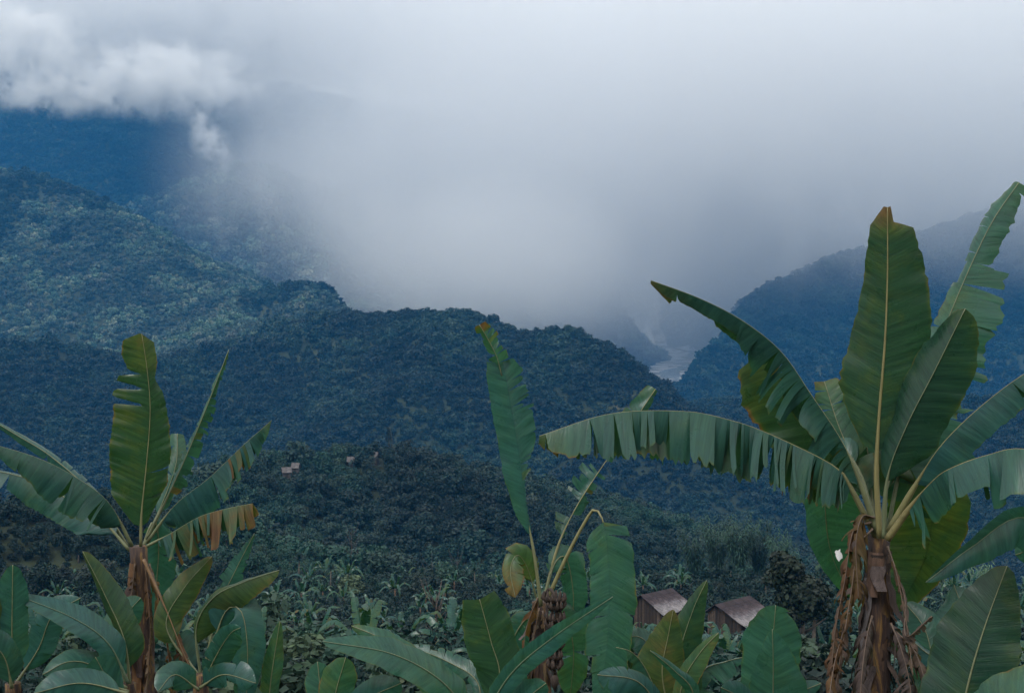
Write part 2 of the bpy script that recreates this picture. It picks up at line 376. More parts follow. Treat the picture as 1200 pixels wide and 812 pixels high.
if FOREST:
    scatter('open_hillside_forest', C_LIT, 1150, 2100, 5.6, 3.8, lambda x, y, z: is_left(x, y) & (lit_mask(x, y) > -0.22) & gap(x, y, 30, 0.75), 'pale open forest with sunlight in its leaf colour, on the left mountainside', seed=1)
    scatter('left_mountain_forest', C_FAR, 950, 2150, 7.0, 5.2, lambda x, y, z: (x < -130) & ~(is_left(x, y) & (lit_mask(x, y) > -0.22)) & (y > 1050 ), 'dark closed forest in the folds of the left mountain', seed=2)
    scatter('centre_ridge_forest', C_FAR, 560, 1400, 4.4, 3.6, lambda x, y, z: ((y < 1050) | (x > -130)), 'dense dark forest covering the long centre ridge', seed=3)
    scatter('right_mountain_forest', C_FAR, 1400, 2700, 8.5, 6.2, lambda x, y, z: (x > 100) & (np.abs(x - river_x(y)) > 50), 'blue hazy forest on the right mountainside', seed=4)
    scatter('back_mountain_forest', C_FAR, 2100, 4300, 12.0, 9, lambda x, y, z: (x < -300 - (y - 2500) * .3) & ((y > 2750) | (x < -800)), 'dark forest on the mountain under the left cloud', seed=7)
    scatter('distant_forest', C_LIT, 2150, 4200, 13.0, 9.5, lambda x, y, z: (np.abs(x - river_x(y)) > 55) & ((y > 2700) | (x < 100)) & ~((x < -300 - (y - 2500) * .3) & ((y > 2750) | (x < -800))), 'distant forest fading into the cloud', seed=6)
# ---------------------------------------------------------------- banana leaves
def leaf_material():
    m, nt, b, o = new_mat('banana_leaf')
    l = nt.links.new
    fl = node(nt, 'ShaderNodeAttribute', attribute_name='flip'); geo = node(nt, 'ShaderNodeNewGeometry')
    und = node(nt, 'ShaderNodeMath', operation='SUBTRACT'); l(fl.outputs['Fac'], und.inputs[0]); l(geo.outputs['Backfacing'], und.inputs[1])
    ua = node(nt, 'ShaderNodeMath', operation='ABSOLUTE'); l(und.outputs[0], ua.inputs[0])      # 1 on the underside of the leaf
    age = node(nt, 'ShaderNodeAttribute', attribute_name='age'); uv = node(nt, 'ShaderNodeUVMap'); oi = node(nt, 'ShaderNodeObjectInfo')
    sp = node(nt, 'ShaderNodeSeparateXYZ'); l(uv.outputs[0], sp.inputs[0])      # x: metres along the rib, y: -1..1 across
    tcn = node(nt, 'ShaderNodeTexCoord')
    av = node(nt, 'ShaderNodeMath', operation='ABSOLUTE'); l(sp.outputs['Y'], av.inputs[0])
    n1 = node(nt, 'ShaderNodeTexNoise', Scale=5.0, Detail=5.0, Roughness=0.6); l(tcn.outputs['Object'], n1.inputs['Vector'])
    # margin and blemishes push the age up locally
    mg = node(nt, 'ShaderNodeMapRange', interpolation_type='SMOOTHSTEP'); l(av.outputs[0], mg.inputs[0]); mg.inputs['From Min'].default_value = 0.90; mg.inputs['From Max'].default_value = 1.0; mg.inputs['To Max'].default_value = 0.36
    mn = node(nt, 'ShaderNodeMath', operation='MULTIPLY'); l(mg.outputs[0], mn.inputs[0])
    nr = node(nt, 'ShaderNodeMapRange'); l(n1.outputs['Fac'], nr.inputs[0]); nr.inputs['From Min'].default_value = 0.4; nr.inputs['From Max'].default_value = 0.65; l(nr.outputs[0], mn.inputs[1])
    a1 = node(nt, 'ShaderNodeMath', operation='ADD'); l(age.outputs['Fac'], a1.inputs[0]); l(mn.outputs[0], a1.inputs[1])
    n2 = node(nt, 'ShaderNodeTexNoise', Scale=2.2, Detail=7.0, Roughness=0.7); l(tcn.outputs['Object'], n2.inputs['Vector'])
    bl = node(nt, 'ShaderNodeMapRange'); l(n2.outputs['Fac'], bl.inputs[0]); bl.inputs['From Min'].default_value = 0.45; bl.inputs['From Max'].default_value = 0.75; bl.inputs['To Max'].default_value = 0.34
    a2 = node(nt, 'ShaderNodeMath', operation='ADD'); l(a1.outputs[0], a2.inputs[0]); l(bl.outputs[0], a2.inputs[1])
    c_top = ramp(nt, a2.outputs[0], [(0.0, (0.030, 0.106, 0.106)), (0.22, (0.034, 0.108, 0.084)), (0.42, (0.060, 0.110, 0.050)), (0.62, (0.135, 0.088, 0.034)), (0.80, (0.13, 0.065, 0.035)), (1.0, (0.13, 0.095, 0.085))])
    c_und = ramp(nt, a2.outputs[0], [(0.0, (0.016, 0.056, 0.050)), (0.22, (0.023, 0.066, 0.040)), (0.42, (0.055, 0.088, 0.028)), (0.62, (0.135, 0.088, 0.034)), (0.80, (0.13, 0.065, 0.035)), (1.0, (0.13, 0.095, 0.085))])  # dark yellow-green underside: colour stands in for light coming through the blade
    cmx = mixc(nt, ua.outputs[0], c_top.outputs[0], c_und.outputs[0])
    # lateral veins: fine lines leaning towards the tip
    lean = node(nt, 'ShaderNodeMath', operation='MULTIPLY_ADD'); l(av.outputs[0], lean.inputs[0]); lean.inputs[1].default_value = -0.05; l(sp.outputs['X'], lean.inputs[2])
    cx = node(nt, 'ShaderNodeCombineXYZ'); l(lean.outputs[0], cx.inputs['X']); 
    vy = node(nt, 'ShaderNodeMath', operation='MULTIPLY'); l(sp.outputs['Y'], vy.inputs[0]); vy.inputs[1].default_value = 0.02; l(vy.outputs[0], cx.inputs['Y']); l(oi.outputs['Random'], cx.inputs['Z'])
    vn = node(nt, 'ShaderNodeTexNoise', Scale=26.0, Detail=4.0, Roughness=0.75); l(cx.outputs[0], vn.inputs['Vector'])
    vr = ramp(nt, vn.outputs['Fac'], [(0.3, (0.58, 0.64, 0.66)), (0.5, (1.0, 1.0, 1.0)), (0.7, (1.45, 1.36, 1.28))])
    c2 = mixc(nt, 1.0, cmx, vr.outputs[0], 'MULTIPLY')
    orr = ramp(nt, oi.outputs['Random'], [(0, (0.85, 0.9, 1.0)), (0.5, (1, 1, 1)), (1.0, (1.15, 1.1, 0.9))])
    c3 = mixc(nt, 1.0, c2, orr.outputs[0], 'MULTIPLY')
    l(c3, b.inputs['Base Color']); b.inputs['Specular IOR Level'].default_value = 0.5
    ag = node(nt, 'ShaderNodeMapRange'); l(a2.outputs[0], ag.inputs[0]); ag.inputs['From Min'].default_value = 0.3; ag.inputs['From Max'].default_value = 0.8; ag.inputs['To Min'].default_value = 0.30; ag.inputs['To Max'].default_value = 0.9
    rgh = node(nt, 'ShaderNodeMath', operation='MULTIPLY_ADD'); l(n1.outputs['Fac'], rgh.inputs[0]); rgh.inputs[1].default_value = 0.35; ra = node(nt, 'ShaderNodeMath', operation='SUBTRACT'); l(ag.outputs[0], ra.inputs[0]); ra.inputs[1].default_value = 0.17; l(ra.outputs[0], rgh.inputs[2]); l(rgh.outputs[0], b.inputs['Roughness'])
    bp = node(nt, 'ShaderNodeBump', Strength=0.35, Distance=0.012); l(vn.outputs['Fac'], bp.inputs['Height']); l(bp.outputs[0], b.inputs['Normal'])
    tr = node(nt, 'ShaderNodeBsdfTranslucent'); tcx = mixc(nt, 1.0, c3, (1.05, 1.3, 0.45), 'MULTIPLY'); l(tcx, tr.inputs['Color'])
    ms = node(nt, 'ShaderNodeMixShader', Fac=0.38); l(b.outputs[0], ms.inputs[1]); l(tr.outputs[0], ms.inputs[2]); l(ms.outputs[0], o.inputs['Surface'])
    return m
M_LEAF = leaf_material()
m_rib, nt_, b_, _ = new_mat('banana_midrib'); b_.inputs['Roughness'].default_value = 0.5
_a = node(nt_, 'ShaderNodeAttribute', attribute_name='age'); _c = ramp(nt_, _a.outputs['Fac'], [(0.0, (0.105, 0.150, 0.095)), (0.35, (0.21, 0.19, 0.085)), (0.7, (0.17, 0.10, 0.05)), (1.0, (0.10, 0.07, 0.055))])
_n = node(nt_, 'ShaderNodeTexNoise', Scale=14.0, Detail=4.0); _d = ramp(nt_, _n.outputs['Fac'], [(0.3, (0.75, 0.75, 0.75)), (0.7, (1.2, 1.2, 1.2))]); nt_.links.new(mixc(nt_, 1.0, _c.outputs[0], _d.outputs[0], 'MULTIPLY'), b_.inputs['Base Color'])
M_RIB = m_rib
m_st, nt_, b_, _ = new_mat('banana_pseudostem'); b_.inputs['Roughness'].default_value = 0.75
_t = node(nt_, 'ShaderNodeTexCoord'); _m = node(nt_, 'ShaderNodeMapping'); _m.inputs['Scale'].default_value = (6, 6, 1.1); nt_.links.new(_t.outputs['Object'], _m.inputs[0])
_n = node(nt_, 'ShaderNodeTexNoise', Scale=2.2, Detail=8.0, Roughness=0.7, Distortion=0.6); nt_.links.new(_m.outputs[0], _n.inputs['Vector'])
_c = ramp(nt_, _n.outputs['Fac'], [(0.30, (0.012, 0.009, 0.010)), (0.44, (0.036, 0.022, 0.022)), (0.53, (0.085, 0.048, 0.030)), (0.60, (0.20, 0.115, 0.035)), (0.66, (0.075, 0.06, 0.035)), (0.8, (0.19, 0.165, 0.16))]); nt_.links.new(_c.outputs[0], b_.inputs['Base Color'])
_b = node(nt_, 'ShaderNodeBump', Strength=0.8, Distance=0.02); nt_.links.new(_n.outputs['Fac'], _b.inputs['Height']); nt_.links.new(_b.outputs[0], b_.inputs['Normal'])
M_STEM = m_st
M_SHEATH, nt_, b_, _ = new_mat('dry_leaf_sheath'); b_.inputs['Roughness'].default_value = 0.9
_g = node(nt_, 'ShaderNodeNewGeometry'); _c = ramp(nt_, _g.outputs['Random Per Island'], [(0, (0.020, 0.014, 0.015)), (0.3, (0.055, 0.032, 0.028)), (0.5, (0.15, 0.075, 0.03)), (0.7, (0.085, 0.062, 0.062)), (0.88, (0.13, 0.118, 0.128)), (1, (0.05, 0.032, 0.028))])
_t = node(nt_, 'ShaderNodeTexCoord'); _m = node(nt_, 'ShaderNodeMapping'); _m.inputs['Scale'].default_value = (30, 30, 3); nt_.links.new(_t.outputs['Object'], _m.inputs[0]); _n = node(nt_, 'ShaderNodeTexNoise', Scale=1.5, Detail=6.0, Roughness=0.7); nt_.links.new(_m.outputs[0], _n.inputs['Vector']); _d = ramp(nt_, _n.outputs['Fac'], [(0.3, (0.5, 0.5, 0.5)), (0.7, (1.5, 1.45, 1.4))]); nt_.links.new(mixc(nt_, 1.0, _c.outputs[0], _d.outputs[0], 'MULTIPLY'), b_.inputs['Base Color'])
_b = node(nt_, 'ShaderNodeBump', Strength=0.9, Distance=0.015); nt_.links.new(_n.outputs['Fac'], _b.inputs['Height']); nt_.links.new(_b.outputs[0], b_.inputs['Normal'])

def catmull(pts, n):
    pts = [Vector(p) for p in pts]; ext = [pts[0] * 2 - pts[1]] + pts + [pts[-1] * 2 - pts[-2]]
    dense = []
    for i in range(1, len(ext) - 2):
        p0, p1, p2, p3 = ext[i - 1:i + 3]
        for j in range(12):
            t = j / 12
            dense.append(0.5 * ((2 * p1) + (p2 - p0) * t + (2 * p0 - 5 * p1 + 4 * p2 - p3) * t * t + (3 * p1 - p0 - 3 * p2 + p3) * t ** 3))
    dense.append(pts[-1]); s = [0]
    for a, b in zip(dense[:-1], dense[1:]): s.append(s[-1] + (b - a).length)
    L_ = s[-1]; out = []; k = 0
    for i in range(n):
        q = L_ * i / (n - 1)
        while k < len(s) - 2 and s[k + 1] < q: k += 1
        f = (q - s[k]) / max(1e-9, s[k + 1] - s[k]); out.append(dense[k].lerp(dense[k + 1], min(1, f)))
    return out, L_
def profile(t, shape):
    if isinstance(shape, list): return float(np.interp(t, [q[0] for q in shape], [q[1] for q in shape]))
    if shape == 'point': return min(1, (max(t, 0) / 0.16)) ** 0.6 * min(1, max(0, (1 - t)) / 0.62) ** 0.72
    if shape == 'cut': return min(1, (max(t, 0) / 0.14)) ** 0.6 * (min(1, max(0, (1 - t)) / 0.25) * 0.35 + 0.65)
    if shape == 'long': return min(1, (max(t, 0) / 0.10)) ** 0.55 * min(1, max(0, (1 - t)) / 0.45) ** 0.6
    return min(1, (max(t, 0) / 0.18)) ** 0.6 * min(1, max(0, (1 - t)) / 0.30) ** 0.55
def leaf(parent, spine, w=0.27, L=(0, 0), Rr=(0, 0), wl=None, wr=None, pet=0.0, tear=0.0, tearl=None, tearr=None, age=0.08, tip_age=0.1, shape='round',
         seed=0, droop=0.0, gap=1.0, agej=0.0, shl=None, shr_=None, flip=0, ribk=0.5, rad=0.017, rib_age=0.15, jit=1.0, sag=0.0, crumple=0.0, vref=None, dens=0.034, nseg=6, ribside=-1, label=None, name='leaf', fold_tip=0.0, cols=None, norib=False, ragged=0.04):
    """one banana leaf: two blade halves hinged on the midrib, torn along the lateral veins into strips.
    L / Rr: angle of each half from the view-facing plane at the rib and at the margin (degrees, + bends away)"""
    r = random.Random(seed * 7919 + 13)
    pts = [at(*p) if not isinstance(p, Vector) else p for p in spine]
    _, Ltot = catmull(pts, 8)
    n = max(10, int(Ltot / dens)); P_, Ltot = catmull(pts, n)
    wl = w if wl is None else wl; wr = w if wr is None else wr
    frames = []
    for i, p in enumerate(P_):
        t = (P_[min(i + 1, n - 1)] - P_[max(i - 1, 0)]).normalized()
        v = (p - Vector((0, 0, CAMZ))).normalized() if vref is None else Vector(vref)
        S = v.cross(t)
        if S.length < 0.15 and frames: S = frames[-1][1].copy()
        S = (S - t * S.dot(t)).normalized(); V = t.cross(S).normalized()
        if V.dot(v) < 0: V = -V
        frames.append((p, S, V, t))
    i0 = int(pet * (n - 1)); nb = n - i0
    verts = []; faces = []; uvs = []; ages = []
    ph = r.random() * 6
    rip = [0.0]
    for _ in range(n + 2): rip.append(rip[-1] * .6 + r.gauss(0, 2.2))
    for side, wid, (a0, a1), tr, shp in ((-1, wl, L, tear if tearl is None else tearl, shl or shape), (1, wr, Rr, tear if tearr is None else tearr, shr_ or shape)):
        if wid <= 0.005: continue
        # strip boundaries
        cuts = [i0]; blen = Ltot * (1 - pet)
        if tr > 0:
            k = i0
            while k < n - 1:
                step = max(1, int(r.expovariate(1.0 / max(0.02, 0.30 / tr)) / (Ltot / n)) + 1)
                k += step
                if k < n - 2: cuts.append(k)
                if tr > 2 and r.random() < .3:
                    for _ in range(r.randrange(2, 5)):
                        k += r.choice((1, 1, 2))
                        if k < n - 2: cuts.append(k)
        cuts.append(n - 1)
        for ca, cb in zip(cuts[:-1], cuts[1:]):
            torn = tr > 0 and len(cuts) > 2
            dj = r.gauss(0, 13) * jit if torn else 0; r0 = r.uniform(0.05, 0.5) if torn else 0
            ag_ = age + (r.gauss(0, agej) if torn else 0) + (0.3 if torn and cb - ca <= 2 and r.random() < 0.08 else 0)
            lenf = (r.uniform(0.86, 1.03) if r.random() < 0.8 else r.uniform(0.5, 0.85)) if torn and tr > 0.6 else 1.0
            shr = r.uniform(0.03, 0.16) * min(1, tr) * gap if torn else 0
            if crumple and r.random() < 0.15 * crumple: continue
            drift = r.gauss(0, 0.10) * jit * (1 - .6 * droop) if torn else 0
            sub = []
            fs = [float(x) for x in range(ca, cb + 1)]
            if len(fs) == 2: fs = [fs[0], (fs[0] + fs[1]) / 2, fs[1]]
            mid = 0.5 * (ca + cb)
            base = len(verts)
            sg = r.random() * 6
            for f in fs:
                ia = int(f); fr = f - ia; ib = min(ia + 1, n - 1)
                A, B = frames[ia], frames[ib]
                p = A[0].lerp(B[0], fr); S = A[1].lerp(B[1], fr); V = A[2].lerp(B[2], fr); t = A[3].lerp(B[3], fr)
                tb = (f - i0) / max(1, nb - 1)
                wd = wid * profile(tb, shp) * lenf * (1 + r.uniform(-1, 1) * ragged) + 0.004
                q = p.copy(); wave = 5 * math.sin(tb * 9 + ph + side) + 3 * math.sin(tb * 23 + ph)
                for j in range(nseg + 1):
                    u = j / nseg
                    ang = a0 + (a1 - a0) * u + wave * u + dj * max(0, (u - r0) / (1 - r0)) ** 0.8 + crumple * 14 * math.sin(sg + u * 7 + f * 0.9) + rip[int(f) % len(rip)] * u
                    a = R(ang)
                    d_ = S * (side * math.cos(a)) + V * math.sin(a)
                    if droop and j:
                        g_ = droop * min(1, (u + .15) ** .6); d_ = (d_ * (1 - g_) + Vector((0, 0, -1)) * g_ + V * (0.5 * g_ * math.sin(math.radians(dj * 2.2)))).normalized()
                    if j: q = q + d_ * (wd / nseg) + t * (wd / nseg) * (0.22 * (1 - droop) + drift)
                    if j: q = q + Vector((0, 0, -1)) * sag * u * wd / nseg
                    qq = q
                    if shr and u > r0:
                        c0 = frames[min(int(mid), n - 1)]
                        off = (f - mid) * (Ltot / n) * shr * ((u - r0) / (1 - r0)) * (1 + 1.2 * (u > 0.9))
                        qq = q - t * off
                    verts.append(qq); uvs.append((f * Ltot / n, side * u * 0.99 + (0.01 if side > 0 else -0.01)))
                    ages.append(min(1, max(0, ag_) + tip_age * max(0, (tb - 0.85) / 0.15) + (0.12 * r.random() if u > 0.95 and tr > 0.5 else 0)))
            m = nseg + 1
            for i in range(len(fs) - 1):
                for j in range(nseg):
                    a = base + i * m + j
                    faces.append((a, a + 1, a + m + 1, a + m) if side > 0 else (a, a + m, a + m + 1, a + 1))
    o = mesh_obj(name, verts, faces, M_LEAF, parent, True, uvs, {'age': ages, 'flip': [flip] * len(verts)})
    if label: o['label'] = label
    if norib: return o
    mb = MB(); st = max(1, n // 26)
    rp = [frames[i][0] + frames[i][2] * (ribside * 0.006) for i in range(0, n, st)]
    if rp[-1] != frames[-1][0]: rp.append(frames[-1][0])
    k = len(rp); mb.tube(rp, [max(0.003, rad * (1 - 0.85 * (i / (k - 1)) ** 0.8) * (1 if i / (k - 1) < pet * .8 else 1 - (1 - ribk) * min(1, (i / (k - 1) - pet * .8) / .12))) for i in range(k)], 7)
    ro = mb.build('midrib', M_RIB, o, True)
    t_ = ro.data.attributes.new('age', 'FLOAT', 'POINT'); t_.data.foreach_set('value', [rib_age] * len(ro.data.vertices))
    return o
def at_plane(o): return o
def plant(px, py, d, name='banana_plant', label='', group=None, stem=True, r_top=0.09, r_bot=0.15, lean=0.1, seed=1, wrap=6, cat='banana plant', foot_px=None):
    """root Empty on the ground under the crown, with the pseudostem; leaves are added in world space and reparented"""
    crown = at(px, py, d)
    fx = at(foot_px, py, d).x if foot_px is not None else crown.x - lean
    gz = float(terrain(np.array([fx]), np.array([d]))[0])
    root = empty(name, (fx, d, gz)); tag(root, label, cat, group)
    r = random.Random(seed)
    root['_c'] = 0; del root['_c']
    if stem:
        foot = Vector((fx, d, gz - 0.2)); mb = MB(); pts = []; rad = []
        K = 26
        for i in range(K + 1):
            t = i / K; p = foot.lerp(crown, t); p.x += math.sin(t * 3.1) * 0.03
            pts.append(p); rad.append((r_bot + (r_top - r_bot) * t) * (1 + 0.05 * math.sin(i * 1.7) + 0.04 * r.uniform(-1, 1)))
        mb.tube(pts, rad, 14); s = mb.build('pseudostem', M_STEM, None, True); attach(s, root)
        # old leaf sheaths wrapped round the stem, each overlapping the next
        sb = MB()
        for i in range(wrap * 6):
            t0 = r.uniform(0.35, 0.97); a = r.random() * 6.28; ln = r.uniform(0.2, 0.75); curl = r.choice((0.01, 0.02, 0.05, 0.11)); wd_ = r.uniform(.25, .7)
            vs = []; m = 7
            for q in range(m):
                tt = t0 - (q / (m - 1)) * ln / (crown - foot).length
                c = foot.lerp(crown, max(0.02, tt)); rr_ = (r_bot + (r_top - r_bot) * tt) + 0.006 + curl * (q / (m - 1)) ** 2 + 0.012 * math.sin(q * 2.1 + i)
                for e in (-1, -.3, .3, 1):
                    aa = a + e * wd_ * (1 - 0.75 * (q / (m - 1)) ** 1.3) + 0.1 * math.sin(q * 1.3)
                    vs.append(c + Vector((math.cos(aa) * rr_, math.sin(aa) * rr_, 0)))
            fs = [(q * 4 + e, q * 4 + e + 1, q * 4 + e + 5, q * 4 + e + 4) for q in range(m - 1) for e in range(3)]
            sb.add(vs, fs)
        s2 = sb.build('dry_sheath', M_SHEATH, None, True); s2['kind'] = 'stuff'; attach(s2, root)
    return root
def attach(o, root):
    """bake the world-space mesh of o into its root's local frame and parent it"""
    inv = root.matrix_world.inverted() if root.matrix_world else Matrix()
    M = Matrix.Translation(root.location).inverted()
    o.data.transform(M)
    for ch in children(o): ch.data.transform(M)
    o.parent = root
def lf(root, spine, **k):
    LEAFN[0] += 1
    k.setdefault('seed', LEAFN[0])
    o = leaf(None, spine, **k); attach(o, root); return o
LEAFN = [0]
# ---------------------------------------------------------------- the three large banana plants and their neighbours
def D(pts, d0, d1=None):
    """photo pixels -> spine with depth running from d0 to d1"""
    d1 = d0 if d1 is None else d1; n = len(pts) - 1
    return [(x, y, d0 + (d1 - d0) * i / n) for i, (x, y) in enumerate(pts)]
# right hand plant
A = plant(1030, 625, 8.6, label='tallest banana plant, at the right, rusty dry leaves hanging on its trunk', r_top=0.075, r_bot=0.125, foot_px=1014, seed=3, wrap=16)
# behind: big drooping backlit leaves
lf(A, D([(1032, 628), (1042, 560), (1068, 535), (1092, 580), (1085, 650), (1052, 716)], 8.7, 9.4), pet=0.22, w=0.30, wl=0.26, wr=0.34, L=(10, 30), Rr=(5, 20), age=0.22, tear=0.2, shape='long', rad=0.016, flip=1, ribk=.2, ribside=1)
lf(A, D([(1026, 628), (1010, 560), (985, 525), (968, 560), (972, 640), (1000, 705)], 8.7, 9.5), pet=0.25, w=0.22, wl=0.24, wr=0.16, L=(0, 10), Rr=(10, 30), age=0.05, tear=0.3, shape='long')
lf(A, D([(1028, 620), (1010, 560), (985, 505), (966, 447)], 8.8, 9.2), pet=0.25, wl=0.12, wr=0.16, L=(10, 30), Rr=(0, 20), age=0.28, tear=2.6, shape='cut', jit=1.3)
lf(A, D([(1024, 622), (1020, 560), (1012, 500), (998, 450)], 8.9, 9.2), pet=0.2, w=0.20, L=(20, 30), Rr=(5, 20), age=0.26, tear=0.4)
# long horizontal leaf to the left
lf(A, D([(1026, 628), (1000, 578), (978, 547), (900, 508), (850, 491), (800, 482), (715, 485), (632, 511)], 8.55, 8.2), pet=0.15, wl=0.37, wr=0.36, L=(-30, -10), Rr=(120, 150), age=0.02, agej=.05, tearl=3.8, tearr=3.0, shape=[(0, .25), (.04, .62), (.12, .85), (.3, .98), (.55, 1), (.75, .86), (.88, .66), (.95, .5), (1, .15)], droop=0.85, gap=0.25, rad=0.024, rib_age=0.25, jit=1.6, tip_age=0.3, ragged=0.11, ribk=.3, ribside=1, dens=0.02)
# leaf to the upper left
lf(A, D([(1028, 625), (1006, 560), (985, 515), (950, 462), (915, 412), (870, 376), (820, 350), (763, 329)], 8.5, 8.3), pet=0.16, wl=0.36, wr=0.25, L=(15, -10), Rr=(95, 150), age=0.10, tearl=2.8, tearr=3.0, shl=[(0, .1), (.08, .5), (.2, .85), (.4, 1), (.52, .95), (.60, .55), (.68, .34), (.85, .26), (.95, .2), (1, .05)], shr_=[(0, .3), (.15, .9), (.4, 1), (.7, .8), (.9, .5), (1, .1)], droop=0.6, gap=.8, rad=0.024, rib_age=0.15, jit=2.0, tip_age=0.3, ribk=.3, ribside=1, dens=0.026)
lf(A, D([(1000, 560), (962, 500), (930, 455), (895, 415)], 8.66, 8.64), pet=0.05, wl=0.36, wr=0.02, L=(0, -5), Rr=(90, 100), age=0.25, tear=1.0, shape='cut', jit=0.4, gap=.5, flip=1, norib=True)
# upright leaf with the yellow rib
lf(A, D([(1031, 630), (1027, 560), (1030, 490), (1037, 400), (1040, 320), (1040, 243)], 8.4, 8.3), pet=0.27, wl=0.30, wr=0.31, L=(10, 34), Rr=(8, 24), age=0.22, tearl=0.0, tearr=0.0, shl=[(0, .3), (.1, .72), (.22, 1), (.4, .86), (.6, .62), (.8, .45), (.92, .36), (1, .08)], shr_=[(0, .35), (.12, .8), (.25, .96), (.5, .95), (.72, .78), (.9, .5), (.93, .12), (1, .06)], rad=0.023, rib_age=0.36, tip_age=0.45, jit=0.5, flip=1, ribk=.7)
# folded leaf to its right
lf(A, D([(1036, 630), (1040, 560), (1062, 500), (1095, 435), (1131, 362)], 8.35, 8.1), pet=0.24, wl=0.19, wr=0.24, L=(30, 55), Rr=(15, 25), age=0.16, tear=0.0, shape='round', rad=0.018, rib_age=0.1, flip=1, ribk=.25)
# far upright right leaf
lf(A, D([(1040, 622), (1056, 545), (1085, 445), (1120, 352), (1160, 265), (1194, 214)], 8.9, 9.3), pet=0.14, wl=0.17, wr=0.44, L=(20, 60), Rr=(5, 22), age=0.05, tearl=2.0, tearr=1.3, shape=[(0, .5), (.1, .8), (.3, 1), (.45, .85), (.6, .72), (.75, .6), (.9, .62), (1, .3)], rad=0.017, jit=0.8, rib_age=0.1, tip_age=0.2, gap=.35, ribk=.3, ragged=.1, droop=.12)
lf(A, D([(1042, 622), (1075, 565), (1105, 520), (1155, 472), (1215, 430), (1300, 395)], 8.3, 7.4), pet=0.2, wl=0.20, wr=0.30, L=(100, 150), Rr=(-25, 0), age=0.06, tearr=1.0, tearl=0.8, shape='long', rad=0.026, rib_age=0.3, droop=.25, gap=.5, ribk=.3, ribside=1)
lf(A, D([(1040, 632), (1070, 590), (1092, 565), (1112, 550), (1155, 534), (1205, 527), (1300, 560)], 8.2, 7.2), pet=0.17, wl=0.28, wr=0.36, L=(120, 165), Rr=(-45, -20), age=0.02, tearr=2.4, tearl=1.0, shape='long', rad=0.026, rib_age=0.4, droop=.6, gap=.3, ribk=.3, ribside=1, jit=1.2)
# dry leaves hanging on the trunk
for i, (pp, a_, w_, cr) in enumerate([([(1024, 606), (1010, 606), (1003, 640), (1006, 700)], 0.58, 0.16, .4), ([(1020, 612), (1000, 622), (990, 680), (978, 745), (972, 830)], 0.74, 0.11, 1.3), ([(1022, 620), (1006, 640), (998, 690), (990, 740)], 0.62, 0.12, 1.4), ([(1004, 690), (990, 740), (980, 800), (972, 860)], 0.84, 0.12, 1.5),
        ([(1040, 640), (1050, 670), (1062, 730), (1070, 790)], 0.88, 0.05, 1.3), ([(1044, 730), (1056, 760), (1066, 800), (1072, 860)], 1.0, 0.20, 1.3), ([(1022, 722), (1016, 745), (1010, 790), (1006, 860)], 1.0, 0.19, .5), ([(1042, 650), (1060, 700), (1062, 745), (1092, 722)], 0.95, 0.05, 1), ([(1050, 740), (1070, 760), (1084, 800), (1090, 860)], 1.0, 0.13, 1.6), ([(996, 720), (982, 760), (974, 800), (968, 860)], 0.66, 0.11, 1.7)]):
    lf(A, D(pp, 8.48, 8.3 - 0.03 * i), w=w_, L=(20, 130), Rr=(20, 130), age=a_, rib_age=0.95, tear=5.5, jit=2.6, crumple=cr, droop=.5, gap=1.6, shape='cut', rad=0.009, label='brown dry leaf hanging down the trunk', tip_age=0.1, ragged=0.35, dens=0.02)
# left plant
B = plant(162, 640, 12.8, label='banana plant at the left with one tall notched upright leaf', r_top=0.09, r_bot=0.15, foot_px=168, seed=5)
lf(B, D([(165, 640), (166, 600), (172, 540), (176, 480), (172, 430), (166, 391)], 12.5, 12.4), pet=0.10, wl=0.36, wr=0.26, L=(4, 15), Rr=(12, 35), age=0.20, tearl=0.0, tearr=0.3, shl=[(0, .2), (.12, .85), (.3, 1), (.45, .98), (.60, .95), (.615, .2), (.63, .25), (.64, .98), (.69, .9), (.705, .15), (.72, .2), (.73, .85), (.77, .75), (.785, .12), (.80, .5), (.88, .62), (.96, .5), (1, .05)], shr_=[(0, .3), (.2, 1), (.5, .8), (.68, .5), (.76, .25), (.84, .42), (.95, .4), (1, .03)], rad=0.017, rib_age=0.25, tip_age=0.08, flip=1, ragged=.02, dens=0.02)
lf(B, D([(172, 632), (195, 585), (218, 535), (243, 475), (268, 410)], 12.9, 13.1), pet=0.2, wl=0.10, wr=0.18, L=(40, 90), Rr=(20, 60), age=0.08, tear=4.0, shape='point', droop=.3, rad=0.017, jit=1.3, tip_age=0.35)
lf(B, D([(172, 636), (205, 592), (245, 560), (285, 522), (318, 493)], 12.6, 12.2), pet=0.16, wl=0.24, wr=0.34, L=(130, 170), Rr=(-30, -10), age=0.10, agej=.1, tearr=5.0, tearl=3.0, shape='long', rad=0.018, jit=1.5, droop=.7, gap=.6, tip_age=0.3, ribk=.3, ribside=1)
lf(B, D([(172, 640), (200, 625), (235, 605), (270, 595), (296, 590)], 12.4, 12.0), pet=0.12, wl=0.24, wr=0.36, L=(130, 170), Rr=(-30, -14), age=0.26, agej=0.22, tearr=5.4, tearl=4.0, shape='cut', rad=0.016, jit=1.5, droop=.6, gap=.4, tip_age=0.3, ribk=.3, ribside=1, label='browning torn leaf drooping to the right')
lf(B, D([(155, 640), (128, 590), (90, 560), (45, 537), (-10, 520)], 12.4, 11.6), pet=0.14, wl=0.36, wr=0.30, L=(-30, 5), Rr=(110, 160), age=0.05, tearl=1.2, tearr=0.6, shape='long', rad=0.02, jit=1.2, droop=.35, gap=.5, ribk=.3, ribside=1)
